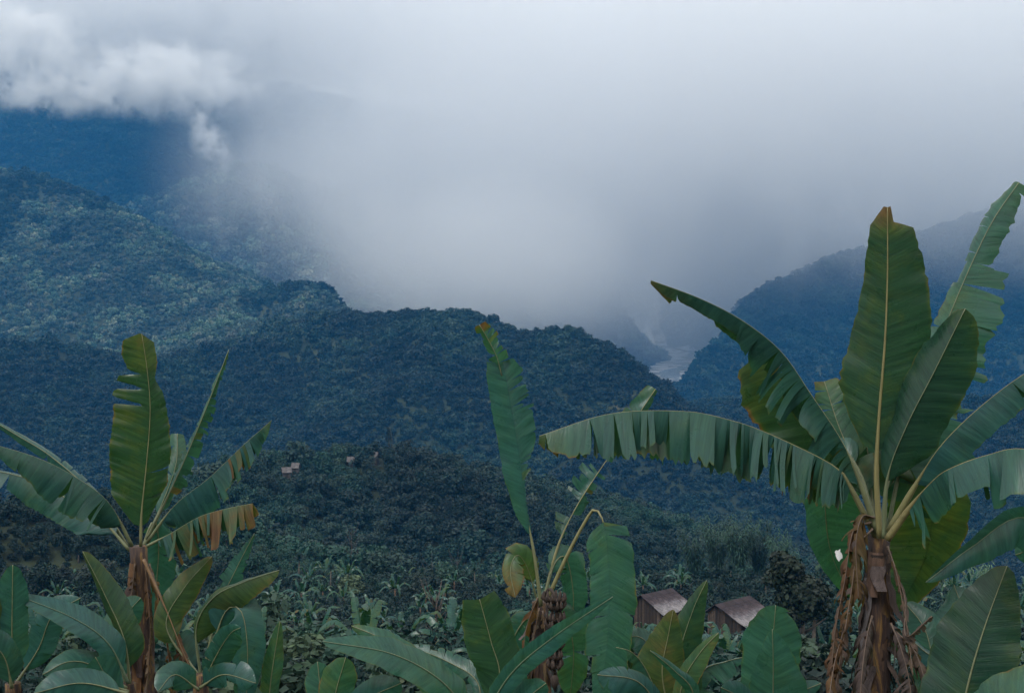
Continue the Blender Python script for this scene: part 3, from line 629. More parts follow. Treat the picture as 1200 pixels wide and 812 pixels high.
lf(B, D([(152, 645), (120, 610), (80, 585), (30, 560), (-40, 545)], 12.9, 13.2), pet=0.12, wl=0.26, wr=0.22, L=(-10, 10), Rr=(60, 100), age=0.02, tear=0.5, shape='long', rad=0.018)
lf(B, D([(150, 640), (110, 580), (60, 535), (20, 510), (-30, 480)], 13.2, 13.8), pet=0.2, wl=0.10, wr=0.10, L=(30, 60), Rr=(40, 70), age=0.05, tear=1.2, shape='long')
lf(B, D([(168, 640), (190, 590), (206, 545), (208, 508)], 13.2, 13.6), pet=0.3, wl=0.12, wr=0.11, L=(10, 50), Rr=(20, 60), age=0.1, tear=0.8, shape='cut')
lf(B, D([(164, 650), (180, 610), (186, 640), (182, 700), (178, 760)], 13.2, 13.5), pet=0.2, w=0.2, L=(0, 30), Rr=(0, 30), age=0.08, tear=0.8)
lf(B, D([(168, 655), (195, 715), (215, 765), (245, 830)], 12.5, 12.2), pet=0.3, wl=0.05, wr=0.05, L=(40, 90), Rr=(40, 90), age=0.75, tear=2, jit=2, crumple=1, rad=0.018, rib_age=0.7, label='bent dry leaf stalk')
for i, (pp, a_) in enumerate([([(175, 660), (190, 720), (200, 790), (210, 850)], 0.66), ([(178, 670), (200, 730), (222, 800)], 0.6), ([(158, 660), (152, 730), (150, 820)], 0.95), ([(170, 660), (176, 740), (170, 830)], 0.85)]):
    lf(B, D(pp, 12.7, 12.5), w=0.11, L=(30, 120), Rr=(30, 120), age=a_, rib_age=0.9, tear=3.4, jit=2.2, crumple=1.6, sag=0.8, shape='cut', rad=0.009, label='dry leaf hanging down the trunk', ragged=0.2)
# middle plant
Cn = plant(633, 705, 11.0, label='banana plant in the middle with a dark withered fruit bunch', r_top=0.07, r_bot=0.12, foot_px=628, seed=6, wrap=8)
lf(Cn, D([(634, 710), (626, 650), (618, 605), (608, 530), (596, 460), (590, 425)], 10.8, 10.8), pet=0.3, wl=0.17, wr=0.19, L=(-6, 20), Rr=(35, 15), age=0.02, tearl=0.0, tearr=4.5, gap=1.8, shl=[(0, .1), (.1, .55), (.3, .9), (.6, 1), (.9, .95), (1, .8)], shr_=[(0, .05), (.3, .06), (.36, .5), (.5, 1), (.7, 1), (.9, .8), (1, .5)], rad=0.019, rib_age=0.2, jit=1.0, ribk=.2, ribside=1)
lf(Cn, D([(588, 440), (582, 418), (572, 398), (562, 381)], 10.8, 10.7), wl=0.10, wr=0.10, L=(40, 60), Rr=(30, -20), age=0.12, tear=4, shape='cut', rad=0.006, jit=2.2, tip_age=0.3)
lf(Cn, D([(636, 708), (652, 645), (672, 600), (700, 555), (735, 505), (768, 456)], 11.2, 11.8), pet=0.28, wl=0.17, wr=0.10, L=(20, -10), Rr=(30, 60), age=0.10, tear=3.0, shape='cut', rad=0.016, rib_age=0.3, jit=2.0, crumple=1.2)
lf(Cn, D([(640, 705), (665, 650), (690, 604), (700, 598), (710, 625), (714, 690), (712, 750), (702, 830)], 10.8, 10.4), pet=0.42, wl=0.24, wr=0.20, L=(5, 25), Rr=(0, 25), age=0.06, tear=1.0, shape=[(0, .75), (.05, .9), (.4, 1), (.8, .9), (1, .4)], rad=0.021, rib_age=0.3, jit=0.8, gap=.3, ribk=.12, ribside=1, droop=.15)
lf(Cn, D([(630, 705), (618, 665), (606, 650), (598, 668), (604, 700)], 10.9, 10.6), pet=0.2, w=0.12, L=(-20, 10), Rr=(-20, 20), age=0.36, tear=0.8, shape='round', rad=0.01)
lf(Cn, D([(634, 712), (612, 730), (600, 760), (606, 820)], 11.3, 11.5), pet=0.1, w=0.19, L=(0, 20), Rr=(0, 20), age=0.12, tear=0.8)
lf(Cn, D([(636, 712), (660, 720), (672, 760), (668, 820)], 11.3, 11.6), pet=0.1, w=0.19, L=(0, 20), Rr=(0, 20), age=0.14, tear=0.8)
lf(Cn, D([(636, 705), (650, 660), (664, 655), (672, 700), (668, 740)], 11.2, 11.5), pet=0.2, w=0.13, L=(0, 20), Rr=(10, 30), age=0.04, tear=1.0)
for i, (pp, a_) in enumerate([([(632, 712), (624, 760), (620, 840)], 0.9), ([(636, 715), (640, 770), (636, 850)], 0.8), ([(630, 700), (616, 740), (612, 800)], 0.7)]):
    lf(Cn, D(pp, 10.8, 10.7), w=0.09, L=(30, 120), Rr=(30, 120), age=a_, rib_age=0.9, tear=3.4, jit=2, crumple=1.6, sag=0.8, shape='cut', rad=0.008, label='dry leaf hanging down the trunk', ragged=0.2)
# withered fruit bunch: a hanging stalk with hands of small dark fingers
m_fr, nt_, b_, _ = new_mat('withered_fruit'); b_.inputs['Roughness'].default_value = 0.8
_n = node(nt_, 'ShaderNodeTexNoise', Scale=22.0, Detail=4.0); _c = ramp(nt_, _n.outputs['Fac'], [(0.35, (0.018, 0.013, 0.014)), (0.6, (0.055, 0.036, 0.028)), (0.8, (0.11, 0.075, 0.04))]); nt_.links.new(_c.outputs[0], b_.inputs['Base Color'])
sp_, _ = catmull([at(636, 700, 10.7), at(645, 690, 10.55), at(652, 710, 10.5), at(651, 770, 10.5), at(650, 790, 10.5)], 24)
mb = MB(); mb.tube(sp_, 0.014, 7); stalk = mb.build('fruit_stalk', m_fr, None, True)
fb = MB(); rr_ = random.Random(4)
for h in range(8):
    c = sp_[7 + h * 2] + Vector((rr_.uniform(-.01, .01), 0, rr_.uniform(-.012, .012))); k = rr_.randrange(8, 13)
    for i in range(k):
        a = 6.28 * i / k + h * .4; sc_ = 0.105 * (1 - 0.05 * h) * rr_.uniform(.7, 1.15); a += rr_.uniform(-.2, .2)
        d_ = Vector((math.cos(a), math.sin(a), 0))
        fb.tube([c + d_ * 0.012, c + d_ * sc_ * .55 + Vector((0, 0, -0.022)), c + d_ * sc_ * .85 + Vector((0, 0, 0.01)), c + d_ * sc_ * .8 + Vector((0, 0, 0.055))], [0.008, 0.017, 0.016, 0.005], 6)
fr = fb.build('fruit_hand', m_fr, stalk, True)
bd = MB(); c = sp_[-1]; bd.tube([c, c + Vector((0, 0, -.03)), c + Vector((0, 0, -.08)), c + Vector((0, 0, -.14))], [0.012, 0.035, 0.03, 0.004], 9); bd.build('flower_bud', m_fr, stalk, True)
attach(stalk, Cn)

# neighbours along the bottom edge
def clump(px, py, d, label, specs, foot=None, seed=1):
    p = plant(px, py, d, label=label, r_top=0.07, r_bot=0.11, foot_px=foot, seed=seed, group='banana plants along the bottom edge')
    for s in specs: lf(p, **s)
    return p
S_ = lambda pts, d0, d1=None, **k: dict(spine=D(pts, d0, d1), **k)
clump(15, 800, 11.2, 'small banana plant in the bottom left corner with broad upright leaves', [
    S_([(15, 800), (14, 740), (15, 662)], 11.0, 10.9, pet=0.1, w=0.135, L=(0, 10), Rr=(5, 20), age=0.06),
    S_([(12, 800), (-10, 750), (-15, 690)], 10.9, 10.8, flip=1, pet=0.1, w=0.14, L=(10, 10), Rr=(20, 30), age=0.3),
    S_([(18, 802), (45, 760), (62, 720), (95, 700)], 11.3, 11.4, pet=0.15, w=0.13, L=(10, 30), Rr=(-10, 20), age=0.02, tear=0.6),
    S_([(14, 805), (5, 770), (-20, 740)], 10.8, 10.6, pet=0.1, w=0.13, L=(20, 30), Rr=(0, 20), age=0.1)], seed=11)
clump(150, 800, 11.6, 'low banana plant before the left trunk, a pale leaf lying out left', [
    S_([(150, 800), (128, 755), (88, 725), (17, 696)], 11.4, 11.0, pet=0.12, wl=0.12, wr=0.15, L=(-35, -10), Rr=(30, 40), age=0.0, shape='long', rib_age=0.0),
    S_([(152, 800), (146, 750), (122, 695), (97, 646)], 11.5, 11.4, flip=1, pet=0.12, wl=0.08, wr=0.17, L=(40, 70), Rr=(10, 30), age=0.22, shape='long'),
    S_([(148, 806), (110, 780), (80, 775), (50, 790)], 11.3, 11.0, pet=0.12, w=0.15, L=(0, 10), Rr=(30, 50), age=0.05, shape='long'),
    S_([(150, 806), (135, 760), (140, 730), (165, 700)], 11.9, 12.0, pet=0.12, w=0.16, L=(20, 30), Rr=(0, 20), age=0.14, tear=0.4),
    S_([(150, 810), (130, 800), (112, 770)], 11.2, 11.0, pet=0.1, w=0.14, L=(0, 20), Rr=(0, 20), age=0.02),
    S_([(150, 812), (95, 800), (40, 812)], 11.0, 10.7, pet=0.1, w=0.14, L=(10, 20), Rr=(20, 30), age=0.05, tear=0.5)], seed=12)
clump(235, 790, 12.0, 'leafy banana plant right of the left trunk with a yellow-green arching leaf', [
    S_([(235, 790), (230, 735), (250, 700), (285, 682), (327, 668)], 12.1, 11.8, flip=1, pet=0.2, wl=0.10, wr=0.22, L=(60, 90), Rr=(-15, 15), age=0.32, shape='long', rib_age=0.1),
    S_([(232, 790), (195, 735), (215, 690), (248, 652)], 12.3, 12.5, flip=1, pet=0.3, wl=0.14, wr=0.16, L=(10, 40), Rr=(0, 20), age=0.32, tear=0.6, shape='long'),
    S_([(238, 790), (255, 715), (275, 670), (298, 625)], 12.6, 12.8, pet=0.28, wl=0.13, wr=0.13, L=(5, 20), Rr=(5, 20), age=0.04, tear=5, jit=0.5, shape='point'),
    S_([(240, 795), (262, 720), (282, 715), (290, 760), (288, 830)], 12.0, 11.8, pet=0.28, w=0.17, L=(0, 20), Rr=(0, 20), age=0.06, shape='long'),
    S_([(238, 800), (255, 765), (270, 742), (282, 735)], 11.7, 11.4, pet=0.1, wl=0.11, wr=0.15, L=(-20, 0), Rr=(0, 20), age=0.0, tear=0.9),
    S_([(235, 800), (215, 760), (195, 725), (190, 700)], 12.6, 12.9, pet=0.15, w=0.15, L=(0, 20), Rr=(0, 20), age=0.05, tear=0.7),
    S_([(235, 805), (262, 790), (300, 800)], 11.5, 11.2, pet=0.1, wl=0.14, wr=0.12, L=(-10, 10), Rr=(0, 20), age=0.0, tear=1.2),
    S_([(233, 808), (205, 790), (185, 810)], 11.6, 11.3, pet=0.1, wl=0.14, wr=0.12, L=(-10, 10), Rr=(0, 20), age=0.1, tear=1.2)], seed=13)
clump(315, 850, 12.2, 'single slim upright banana sucker left of centre', [
    S_([(314, 850), (317, 800), (328, 728)], 12.0, 12.0, pet=0.1, w=0.10, L=(10, 30), Rr=(10, 40), age=0.22, shape='long'),
    S_([(312, 850), (300, 820), (275, 800)], 12.0, 11.8, pet=0.1, w=0.10, L=(10, 30), Rr=(10, 40), age=0.1)], seed=14)
clump(560, 850, 10.2, 'low banana plant at the bottom, a long leaf reaching left', [
    S_([(556, 850), (520, 800), (460, 766), (378, 751)], 10.0, 9.6, pet=0.1, wl=0.14, wr=0.15, L=(-30, -10), Rr=(25, 50), age=0.08, shape='long', rib_age=0.05),
    S_([(560, 850), (585, 795), (575, 750), (562, 702)], 10.3, 10.3, flip=1, pet=0.2, wl=0.20, wr=0.20, L=(0, 12), Rr=(5, 15), age=0.16, shape='cut'),
    S_([(556, 850), (500, 790), (450, 750), (412, 733)], 10.6, 10.8, pet=0.1, w=0.13, L=(0, 30), Rr=(20, 40), age=0.14, shape='long'),
    S_([(562, 850), (598, 790), (650, 745), (718, 699)], 9.8, 9.5, pet=0.12, wl=0.075, wr=0.095, L=(-30, -10), Rr=(-10, 20), age=0.0, shape='long', rib_age=0.0),
    S_([(562, 850), (560, 800), (525, 775), (478, 756)], 10.8, 11.2, pet=0.15, wl=0.12, wr=0.11, L=(0, 20), Rr=(10, 30), age=0.1, tear=5, jit=0.7, shape='long'),
    S_([(560, 855), (600, 830), (640, 800)], 9.9, 9.7, pet=0.1, w=0.13, L=(0, 20), Rr=(10, 30), age=0.05)], seed=15)
clump(395, 860, 10.4, 'young banana plant at the bottom left of centre with short blunt leaves', [
    S_([(396, 860), (392, 820), (405, 770)], 10.2, 10.2, pet=0.1, w=0.14, L=(0, 20), Rr=(5, 15), age=0.18),
    S_([(394, 860), (378, 820), (372, 775)], 10.3, 10.4, pet=0.1, w=0.12, L=(0, 20), Rr=(5, 15), age=0.1),
    S_([(396, 862), (430, 820), (470, 800)], 10.0, 9.8, pet=0.1, w=0.13, L=(0, 20), Rr=(15, 35), age=0.02)], seed=16)
clump(790, 850, 10.4, 'banana plant in front of the huts with a fan of pointed yellow-green leaves', [
    S_([(792, 850), (796, 770), (812, 715), (828, 680)], 10.5, 10.5, flip=1, pet=0.08, wl=0.16, wr=0.20, L=(5, 25), Rr=(5, 20), age=0.2, shape='point', rib_age=0.1),
    S_([(788, 850), (776, 790), (783, 745), (789, 714)], 10.2, 10.2, flip=1, pet=0.05, wl=0.24, wr=0.21, L=(0, 20), Rr=(5, 15), age=0.30, shape='point', rib_age=0.2),
    S_([(792, 855), (800, 800), (820, 765), (842, 741)], 10.0, 9.9, pet=0.1, wl=0.06, wr=0.11, L=(10, 20), Rr=(-10, 10), age=0.24, shape='long'),
    S_([(800, 860), (812, 812), (790, 785), (762, 762)], 9.6, 9.3, pet=0.1, w=0.055, L=(0, 20), Rr=(10, 40), age=0.0, shape='point'),
    S_([(792, 855), (820, 790), (850, 775), (880, 768)], 10.7, 10.9, pet=0.15, wl=0.06, wr=0.19, L=(60, 90), Rr=(-5, 10), age=0.03, tear=2.6, jit=0.8, shape='long'),
    S_([(784, 850), (760, 790), (742, 765), (722, 758)], 10.2, 10.0, pet=0.15, wl=0.14, wr=0.10, L=(-20, 40), Rr=(0, 70), age=0.12, tear=1.5, jit=2, crumple=1),
    S_([(786, 850), (768, 770), (745, 745), (715, 765)], 10.9, 11.2, pet=0.15, wl=0.16, wr=0.10, L=(-20, 20), Rr=(20, 50), age=0.04, tear=0.8),
    S_([(786, 852), (750, 800), (700, 790)], 10.0, 9.7, pet=0.15, wl=0.16, wr=0.12, L=(-20, 20), Rr=(20, 50), age=0.02, tear=0.8)], seed=17)
clump(902, 860, 10.2, 'low banana plant right of the huts with two broad pale upright leaves', [
    S_([(900, 860), (902, 790), (906, 745), (909, 709)], 10.3, 10.3, pet=0.03, wl=0.24, wr=0.24, L=(4, 16), Rr=(5, 20), age=0.14, shape='round', tear=0.2, jit=0.3, rib_age=0.1),
    S_([(905, 862), (906, 810), (906, 770), (905, 737)], 9.9, 9.9, pet=0.03, wl=0.20, wr=0.27, L=(10, 25), Rr=(-10, 10), age=0.02, shape='point', rib_age=0.05),
    S_([(900, 862), (870, 820), (845, 805)], 9.8, 9.5, pet=0.1, w=0.10, L=(-20, 10), Rr=(10, 30), age=0.0),
    S_([(908, 862), (935, 815), (962, 800)], 10.4, 10.6, pet=0.1, w=0.08, L=(0, 10), Rr=(10, 30), age=0.05)], seed=18)
clump(1125, 880, 8.0, 'banana plant in the bottom right corner with one very large upright leaf', [
    S_([(1122, 880), (1132, 812), (1152, 740), (1180, 663)], 7.9, 8.0, flip=1, pet=0.0, wl=0.27, wr=0.25, L=(6, 18), Rr=(5, 18), age=0.12, shape='long', rad=0.02, rib_age=0.15),
    S_([(1120, 880), (1098, 800), (1085, 740), (1060, 705)], 8.6, 9.0, pet=0.15, wl=0.16, wr=0.14, L=(10, 30), Rr=(0, 20), age=0.10, tear=0.7),
    S_([(1122, 880), (1110, 790), (1080, 760), (1050, 735)], 8.4, 8.6, pet=0.3, wl=0.12, wr=0.14, L=(-10, 20), Rr=(60, 90), age=0.0, tear=5, jit=0.9, shape='long'),
    S_([(1128, 880), (1120, 770), (1128, 720), (1118, 685)], 8.9, 9.3, pet=0.15, wl=0.22, wr=0.18, L=(10, 30), Rr=(0, 20), age=0.08, tear=0.4),
    S_([(1130, 880), (1180, 830), (1250, 800)], 7.8, 7.5, pet=0.1, w=0.2, L=(10, 30), Rr=(0, 20), age=0.15),
    S_([(1120, 885), (1100, 830), (1105, 770)], 8.2, 8.3, pet=0.1, w=0.13, L=(10, 30), Rr=(0, 20), age=0.05)], seed=19)
clump(1290, 760, 8.6, 'banana plant mostly outside the right edge, its pointed leaf reaching in', [
    S_([(1290, 760), (1270, 650), (1200, 606), (1140, 640), (1085, 682)], 8.5, 8.2, pet=0.18, wl=0.24, wr=0.10, L=(-5, 25), Rr=(-50, -30), age=0.03, shape='point', rib_age=0.0, rad=0.014),
    S_([(1292, 760), (1275, 690), (1230, 640), (1190, 650)], 8.9, 9.3, pet=0.2, w=0.2, L=(0, 20), Rr=(0, 20), age=0.1),
    S_([(1292, 765), (1300, 680), (1330, 600)], 8.6, 8.8, pet=0.2, w=0.2, L=(0, 20), Rr=(0, 20), age=0.1)], seed=20)
# white scrap caught beside the right trunk
mb = MB(); q = at(981, 652, 8.2)
vs = []; 
for i in range(4):
    for j in range(5):
        vs.append(q + Vector(((i - 1.5) * 0.011 + j * 0.006 + .004 * math.sin(i * 3 + j * 2), 0.010 * math.sin(i * 1.7 + j), (2 - j) * 0.015 + i * 0.007 + .004 * math.sin(i * 2.3 + j * 4))))
mb.add(vs, [(i * 5 + j, i * 5 + j + 1, i * 5 + j + 6, i * 5 + j + 5) for i in range(3) for j in range(4)])
m_wh, nt_, b_, _ = new_mat('white_scrap'); b_.inputs['Base Color'].default_value = (0.75, 0.76, 0.78, 1); b_.inputs['Roughness'].default_value = 0.7
_n = node(nt_, 'ShaderNodeTexNoise', Scale=30.0, Detail=3.0); _c = ramp(nt_, _n.outputs['Fac'], [(0.3, (0.5, 0.5, 0.52)), (0.6, (0.8, 0.8, 0.82))]); nt_.links.new(_c.outputs[0], b_.inputs['Base Color'])
s_ = mb.build('torn_scrap', m_wh, None, True); tag(s_, 'small white scrap caught on the dry leaves beside the right trunk', 'scrap')
# ---------------------------------------------------------------- middle distance: huts, thicket, knoll
def tz(x, y): return float(terrain(np.array([float(x)]), np.array([float(y)]))[0])
def thatch_mat():
    m, nt, b, _ = new_mat('weathered_thatch'); l = nt.links.new
    uv = node(nt, 'ShaderNodeUVMap'); sp = node(nt, 'ShaderNodeSeparateXYZ'); l(uv.outputs[0], sp.inputs[0])
    tcn = node(nt, 'ShaderNodeTexCoord'); n = node(nt, 'ShaderNodeTexNoise', Scale=1.6, Detail=6.0, Roughness=0.7); l(tcn.outputs['Object'], n.inputs['Vector'])
    a = node(nt, 'ShaderNodeMath', operation='MULTIPLY_ADD'); l(n.outputs['Fac'], a.inputs[0]); a.inputs[1].default_value = 0.7; 
    s2 = node(nt, 'ShaderNodeMath', operation='ADD'); l(sp.outputs['Y'], s2.inputs[0]); s2.inputs[1].default_value = -0.42; l(s2.outputs[0], a.inputs[2])
    c = ramp(nt, a.outputs[0], [(0.25, (0.028, 0.019, 0.024)), (0.44, (0.06, 0.045, 0.052)), (0.58, (0.115, 0.105, 0.12)), (0.8, (0.20, 0.19, 0.205))])
    geo = node(nt, 'ShaderNodeNewGeometry'); r2 = ramp(nt, geo.outputs['Random Per Island'], [(0, (0.6, 0.6, 0.6)), (1, (1.25, 1.22, 1.2))])
    l(mixc(nt, 1.0, c.outputs[0], r2.outputs[0], 'MULTIPLY'), b.inputs['Base Color']); b.inputs['Roughness'].default_value = 0.95
    return m
M_THATCH = thatch_mat()
m_pl, nt_, b_, _ = new_mat('weathered_planks'); b_.inputs['Roughness'].default_value = 0.9
_oi = node(nt_, 'ShaderNodeObjectInfo'); _c = ramp(nt_, _oi.outputs['Random'], [(0, (0.018, 0.012, 0.009)), (0.5, (0.055, 0.036, 0.026)), (1, (0.11, 0.08, 0.06))])
_t = node(nt_, 'ShaderNodeTexCoord'); _n = node(nt_, 'ShaderNodeTexNoise', Scale=4.0, Detail=5.0); nt_.links.new(_t.outputs['Object'], _n.inputs['Vector']); _d = ramp(nt_, _n.outputs['Fac'], [(0.3, (0.6, 0.6, 0.6)), (0.7, (1.2, 1.2, 1.2))]); nt_.links.new(mixc(nt_, 1.0, _c.outputs[0], _d.outputs[0], 'MULTIPLY'), b_.inputs['Base Color'])
def hut(px, py, d, Lr, ws, wf, h, eave, theta, label, seed):
    apex = at(px, py, d); r = random.Random(seed)
    g = apex.z - h - eave
    root = empty('thatched_hut', (apex.x, d, g)); tag(root, label, 'hut', 'thatched huts below the garden')
    rd = Vector((math.cos(theta), math.sin(theta), 0)); sd_ = Vector((math.sin(theta), -math.cos(theta), 0)); top = h + eave
    def slope_part(w, sgn, hh):
        mb = MB(); courses = 9; per = int(Lr / 0.16)
        for c in range(courses):
            for i in range(per):
                u = (i + r.uniform(-.3, .3)) * Lr / per; v0 = c / courses; v1 = min(1.14, (c + 1.9) / courses * r.uniform(0.93, 1.1)); hw = 0.15 * r.uniform(.7, 1.3)
                lift = 0.05 + 0.03 * r.random()
                def q(uu, vv, li): return rd * uu + sd_ * (sgn * w * vv) + Vector((0, 0, top - hh * vv + li))
                vs = [q(u - hw, v0, .02), q(u + hw, v0, .02), q(u + hw * .8 + r.uniform(-.05, .05), v1, lift), q(u - hw * .8, v1 + r.uniform(-.02, .02), lift - 0.02)]
                vs += [v - Vector((0, 0, 0.05)) for v in vs]
                mb.add(vs, [(0, 1, 2, 3), (7, 6, 5, 4), (0, 4, 5, 1), (1, 5, 6, 2), (2, 6, 7, 3), (3, 7, 4, 0)], [(u, v0), (u, v0), (u, v1), (u, v1)] * 2)
        o = mb.build('thatch', M_THATCH, root); o['kind'] = 'stuff'
        bb = MB(); vs = [rd * -0.05 + Vector((0, 0, top)), rd * (Lr + .05) + Vector((0, 0, top)), rd * (Lr + .05) + sd_ * (sgn * w) + Vector((0, 0, top - hh)), rd * -.05 + sd_ * (sgn * w) + Vector((0, 0, top - hh))]
        vs += [v - Vector((0, 0, .07)) for v in vs]
        bb.add(vs, [(0, 1, 2, 3), (7, 6, 5, 4), (0, 4, 5, 1), (1, 5, 6, 2), (2, 6, 7, 3), (3, 7, 4, 0)]); bb.build('roof_deck', M_THATCH, root)
    slope_part(ws, 1, h); slope_part(wf, -1, h * .75)
    def planks(p0, p1, zt0, zt1, zmid=None):
        n = int((p1 - p0).length / 0.26); e = (p1 - p0).normalized()
        for i in range(n):
            t = (i + .5) / n
            zt = zt0 + (zt1 - zt0) * t if zmid is None else (zt0 + (zmid[1] - zt0) * t / zmid[0] if t < zmid[0] else zmid[1] + (zt1 - zmid[1]) * (t - zmid[0]) / (1 - zmid[0]))
            zt -= 0.1 + 0.04 * r.random(); c = p0.lerp(p1, t)
            mb = MB(); M = Matrix(((e.x, -e.y, 0), (e.y, e.x, 0), (0, 0, 1)))
            mb.box((c.x, c.y, zt / 2 - 1.0), (0.235 + r.uniform(-.02, .015), 0.03 + .02 * r.random(), zt + 2.0), M); mb.build('plank', m_pl, root)
    a = sd_ * (ws * .84); b = sd_ * (-wf * .84); i0 = rd * 0.35; i1 = rd * (Lr - .35)
    planks(b + i0, a + i0, top - h * .75 * .84, top - h * .84, (wf / (ws + wf), top))
    planks(a + i0, a + i1, top - h * .84, top - h * .84)
    planks(b + i1, a + i1, top - h * .75 * .84, top - h * .84, (wf / (ws + wf), top))
    planks(b + i0, b + i1, top - h * .75 * .84, top - h * .75 * .84)
    mb = MB(); c = a + i0 + rd * 1.9 + sd_ * .05; e = rd; mb.box((c.x, c.y, .1), (0.85, .05, 1.1), Matrix(((e.x, -e.y, 0), (e.y, e.x, 0), (0, 0, 1)))); dr = mb.build('door', m_pl, root)
    mb = MB(); c = c + rd * .3 + sd_ * .05; mb.box((c.x, c.y, .2), (.05, .05, .16)); mb.build('handle', m_rib, dr)
    return root
HUTS = [hut(839, 708, 140, 6.0, 3.8, 1.7, 1.6, 1.1, R(42), 'thatched plank hut on the right, roof dark at the ridge and pale below', 1),
        hut(751, 697, 150, 5.4, 3.4, 1.7, 1.5, 0.9, R(40), 'thatched hut on the left, half hidden by banana leaves, pale lower roof', 2)]

# small banana plants of the thicket: three kinds, then copies
def local_leaf(parent, ang, length, w, rise, droop, seed, age):
    d = Vector((math.cos(ang), math.sin(ang), 0)); z0 = 1.6
    pts = [Vector((0, 0, z0)), d * length * .22 + Vector((0, 0, z0 + rise * .45)), d * length * .55 + Vector((0, 0, z0 + rise)), d * length * .85 + Vector((0, 0, z0 + rise - droop * .35)), d * length + Vector((0, 0, z0 + rise - droop))]
    o = leaf(None, pts, w=w, L=(20, 50), Rr=(20, 50), pet=0.15, tear=1.2, age=age, vref=(0, 0, -1), dens=0.16, nseg=2, seed=seed, rad=0.02, norib=True, shape='long')
    o.parent = parent; return o
PROTO = []
for k in range(4):
    r_ = random.Random(50 + k); root = empty('banana_plant', (0, 0, 0))
    mb = MB(); mb.tube([(0, 0, -.5), (0.03, 0, .8), (0, 0, 1.7)], [.13, .11, .07], 7); mb.build('pseudostem', M_STEM, root, True)
    for i in range(8):
        up = i < 3
        local_leaf(root, i * 2.4 + r_.uniform(-.3, .3), r_.uniform(1.0, 1.5) if up else r_.uniform(1.5, 2.2), r_.uniform(.20, .27), r_.uniform(1.1, 1.7) if up else r_.uniform(.3, .9), r_.uniform(.0, .2) if up else r_.uniform(.5, 1.2), k * 20 + i, r_.uniform(0.0, .25))
    register(root); PROTO.append(root)
used = [False] * 4
def zone(x, y):
    px = W / 2 + F * x / y
    return 'small banana plant in the ' + ('near' if y < 95 else 'middle' if y < 145 else 'far') + ' part of the thicket, ' + ('behind the left banana plant' if px < 180 else 'right of the left banana plant' if px < 330 else 'below the knoll hamlet' if px < 480 else 'just left of the middle plant' if px < 640 else 'left of the left hut' if px < 735 else 'beside the thatched huts' if px < 930 else 'behind the tallest banana plant')
    if px < 330: return 'small banana plant in the thicket behind the left banana plant'
    if px < 640: return 'small banana plant in the thicket below the wooded knoll'
    if px < 735: return 'small banana plant in the thicket between the middle plant and the left hut'
    if px < 930: return 'small banana plant in the thicket behind the thatched huts'
    return 'small banana plant in the thicket below the right mountain'
def clear_of_huts(x, y, m):
    for h_ in HUTS:
        # nothing stands in the hut or hides its roof from the garden
        hx = h_.location.x + 2.5; hy = h_.location.y
        if abs(x / y - hx / hy) * y < m and hy - 45 < y < hy + 6: return False
    return True
placed = []
def free(x, y, rad):
    for (a, b, c) in placed:
        if (a - x) ** 2 + (b - y) ** 2 < (rad + c) ** 2: return False
    return True
r_ = random.Random(91); cnt = 0
for i in range(6000):
    if cnt >= 230: break
    y = r_.uniform(48, 200) ** 1.0; x = y * r_.uniform(-.44, .44)
    if not clear_of_huts(x, y, 5.0) or not free(x, y, 1.0): continue
    if vnoise(np.array([x / 22 + 3]), np.array([y / 22]))[0] < 0.36: continue
    k = r_.randrange(4)
    o = PROTO[k] if not used[k] else copy_tree(PROTO[k]); used[k] = True
    o.location = (x, y, tz(x, y)); o.rotation_euler.z = r_.random() * 6.28; s = r_.uniform(.85, 1.5); o.scale = (s, s, s)
    tag(o, zone(x, y), 'banana plant', 'banana plants of the thicket on the slope'); placed.append((x, y, 1.0)); cnt += 1
for i, (px, y, s, lb) in enumerate([(833, 133, .62, 'before the gable of the right hut'), (846, 130, .7, 'under the eave of the right hut'), (862, 129, .6, 'at the near corner of the right hut'), (741, 143, .7, 'before the gable of the left hut'), (756, 140, .66, 'under the eave of the left hut'), (884, 131, .66, 'along the front wall of the right hut')]):
    o = copy_tree(PROTO[i % 4]); x = (px - 600) / F * y; o.location = (x, y, tz(x, y)); o.rotation_euler.z = i * 1.3; o.scale = (s, s, s); tag(o, 'low banana plant growing ' + lb, 'banana plant', 'banana plants around the huts')
# leafy trees and shrubs standing out of the thicket
def tree_proto(name, mat, rad, height, clumps, size, seed, th=None, limbs=4, lumps=7, base=.25):
    V, Fc = crown_geo(seed, rad, height, clumps, size, base=base, lumps=lumps)
    root = empty(name, (0, 0, 0)); mb = MB(); trunk_mb(mb, th or height * .75, max(.05, height * .028), seed, limbs, rad * .7); mb.build('trunk', m_bark, root, True)
    mesh_obj('crown', V, Fc, mat, root); register(root); return root
def place(protos, flags, k, x, y, s, label, cat, group, rz=None):
    o = protos[k] if not flags[k] else copy_tree(protos[k]); flags[k] = True
    o.location = (x, y, tz(x, y)); o.rotation_euler.z = r_.random() * 6.28 if rz is None else rz; o.scale = (s, s, s); tag(o, label, cat, group); return o
SH = [tree_proto('leafy_shrub', M_SHRUB, 1.3, 2.6, 900, 0.15, 700 + i, base=.1, lumps=9) for i in range(3)]; shf = [False] * 3
cnt = 0
for i in range(4000):
    if cnt >= 210: break
    y = r_.uniform(26, 195); x = y * r_.uniform(-.44, .44)
    if not clear_of_huts(x, y, 6.0) or not free(x, y, 1.0): continue
    px = W / 2 + F * x / y
    lb = zone(x, y).replace('small banana plant', 'glossy dark shrub')
    place(SH, shf, r_.randrange(3), x, y, r_.uniform(.6, 1.35) * (0.8 if y < 60 else 1), lb, 'shrub', 'glossy shrubs of the thicket'); placed.append((x, y, 1.0)); cnt += 1
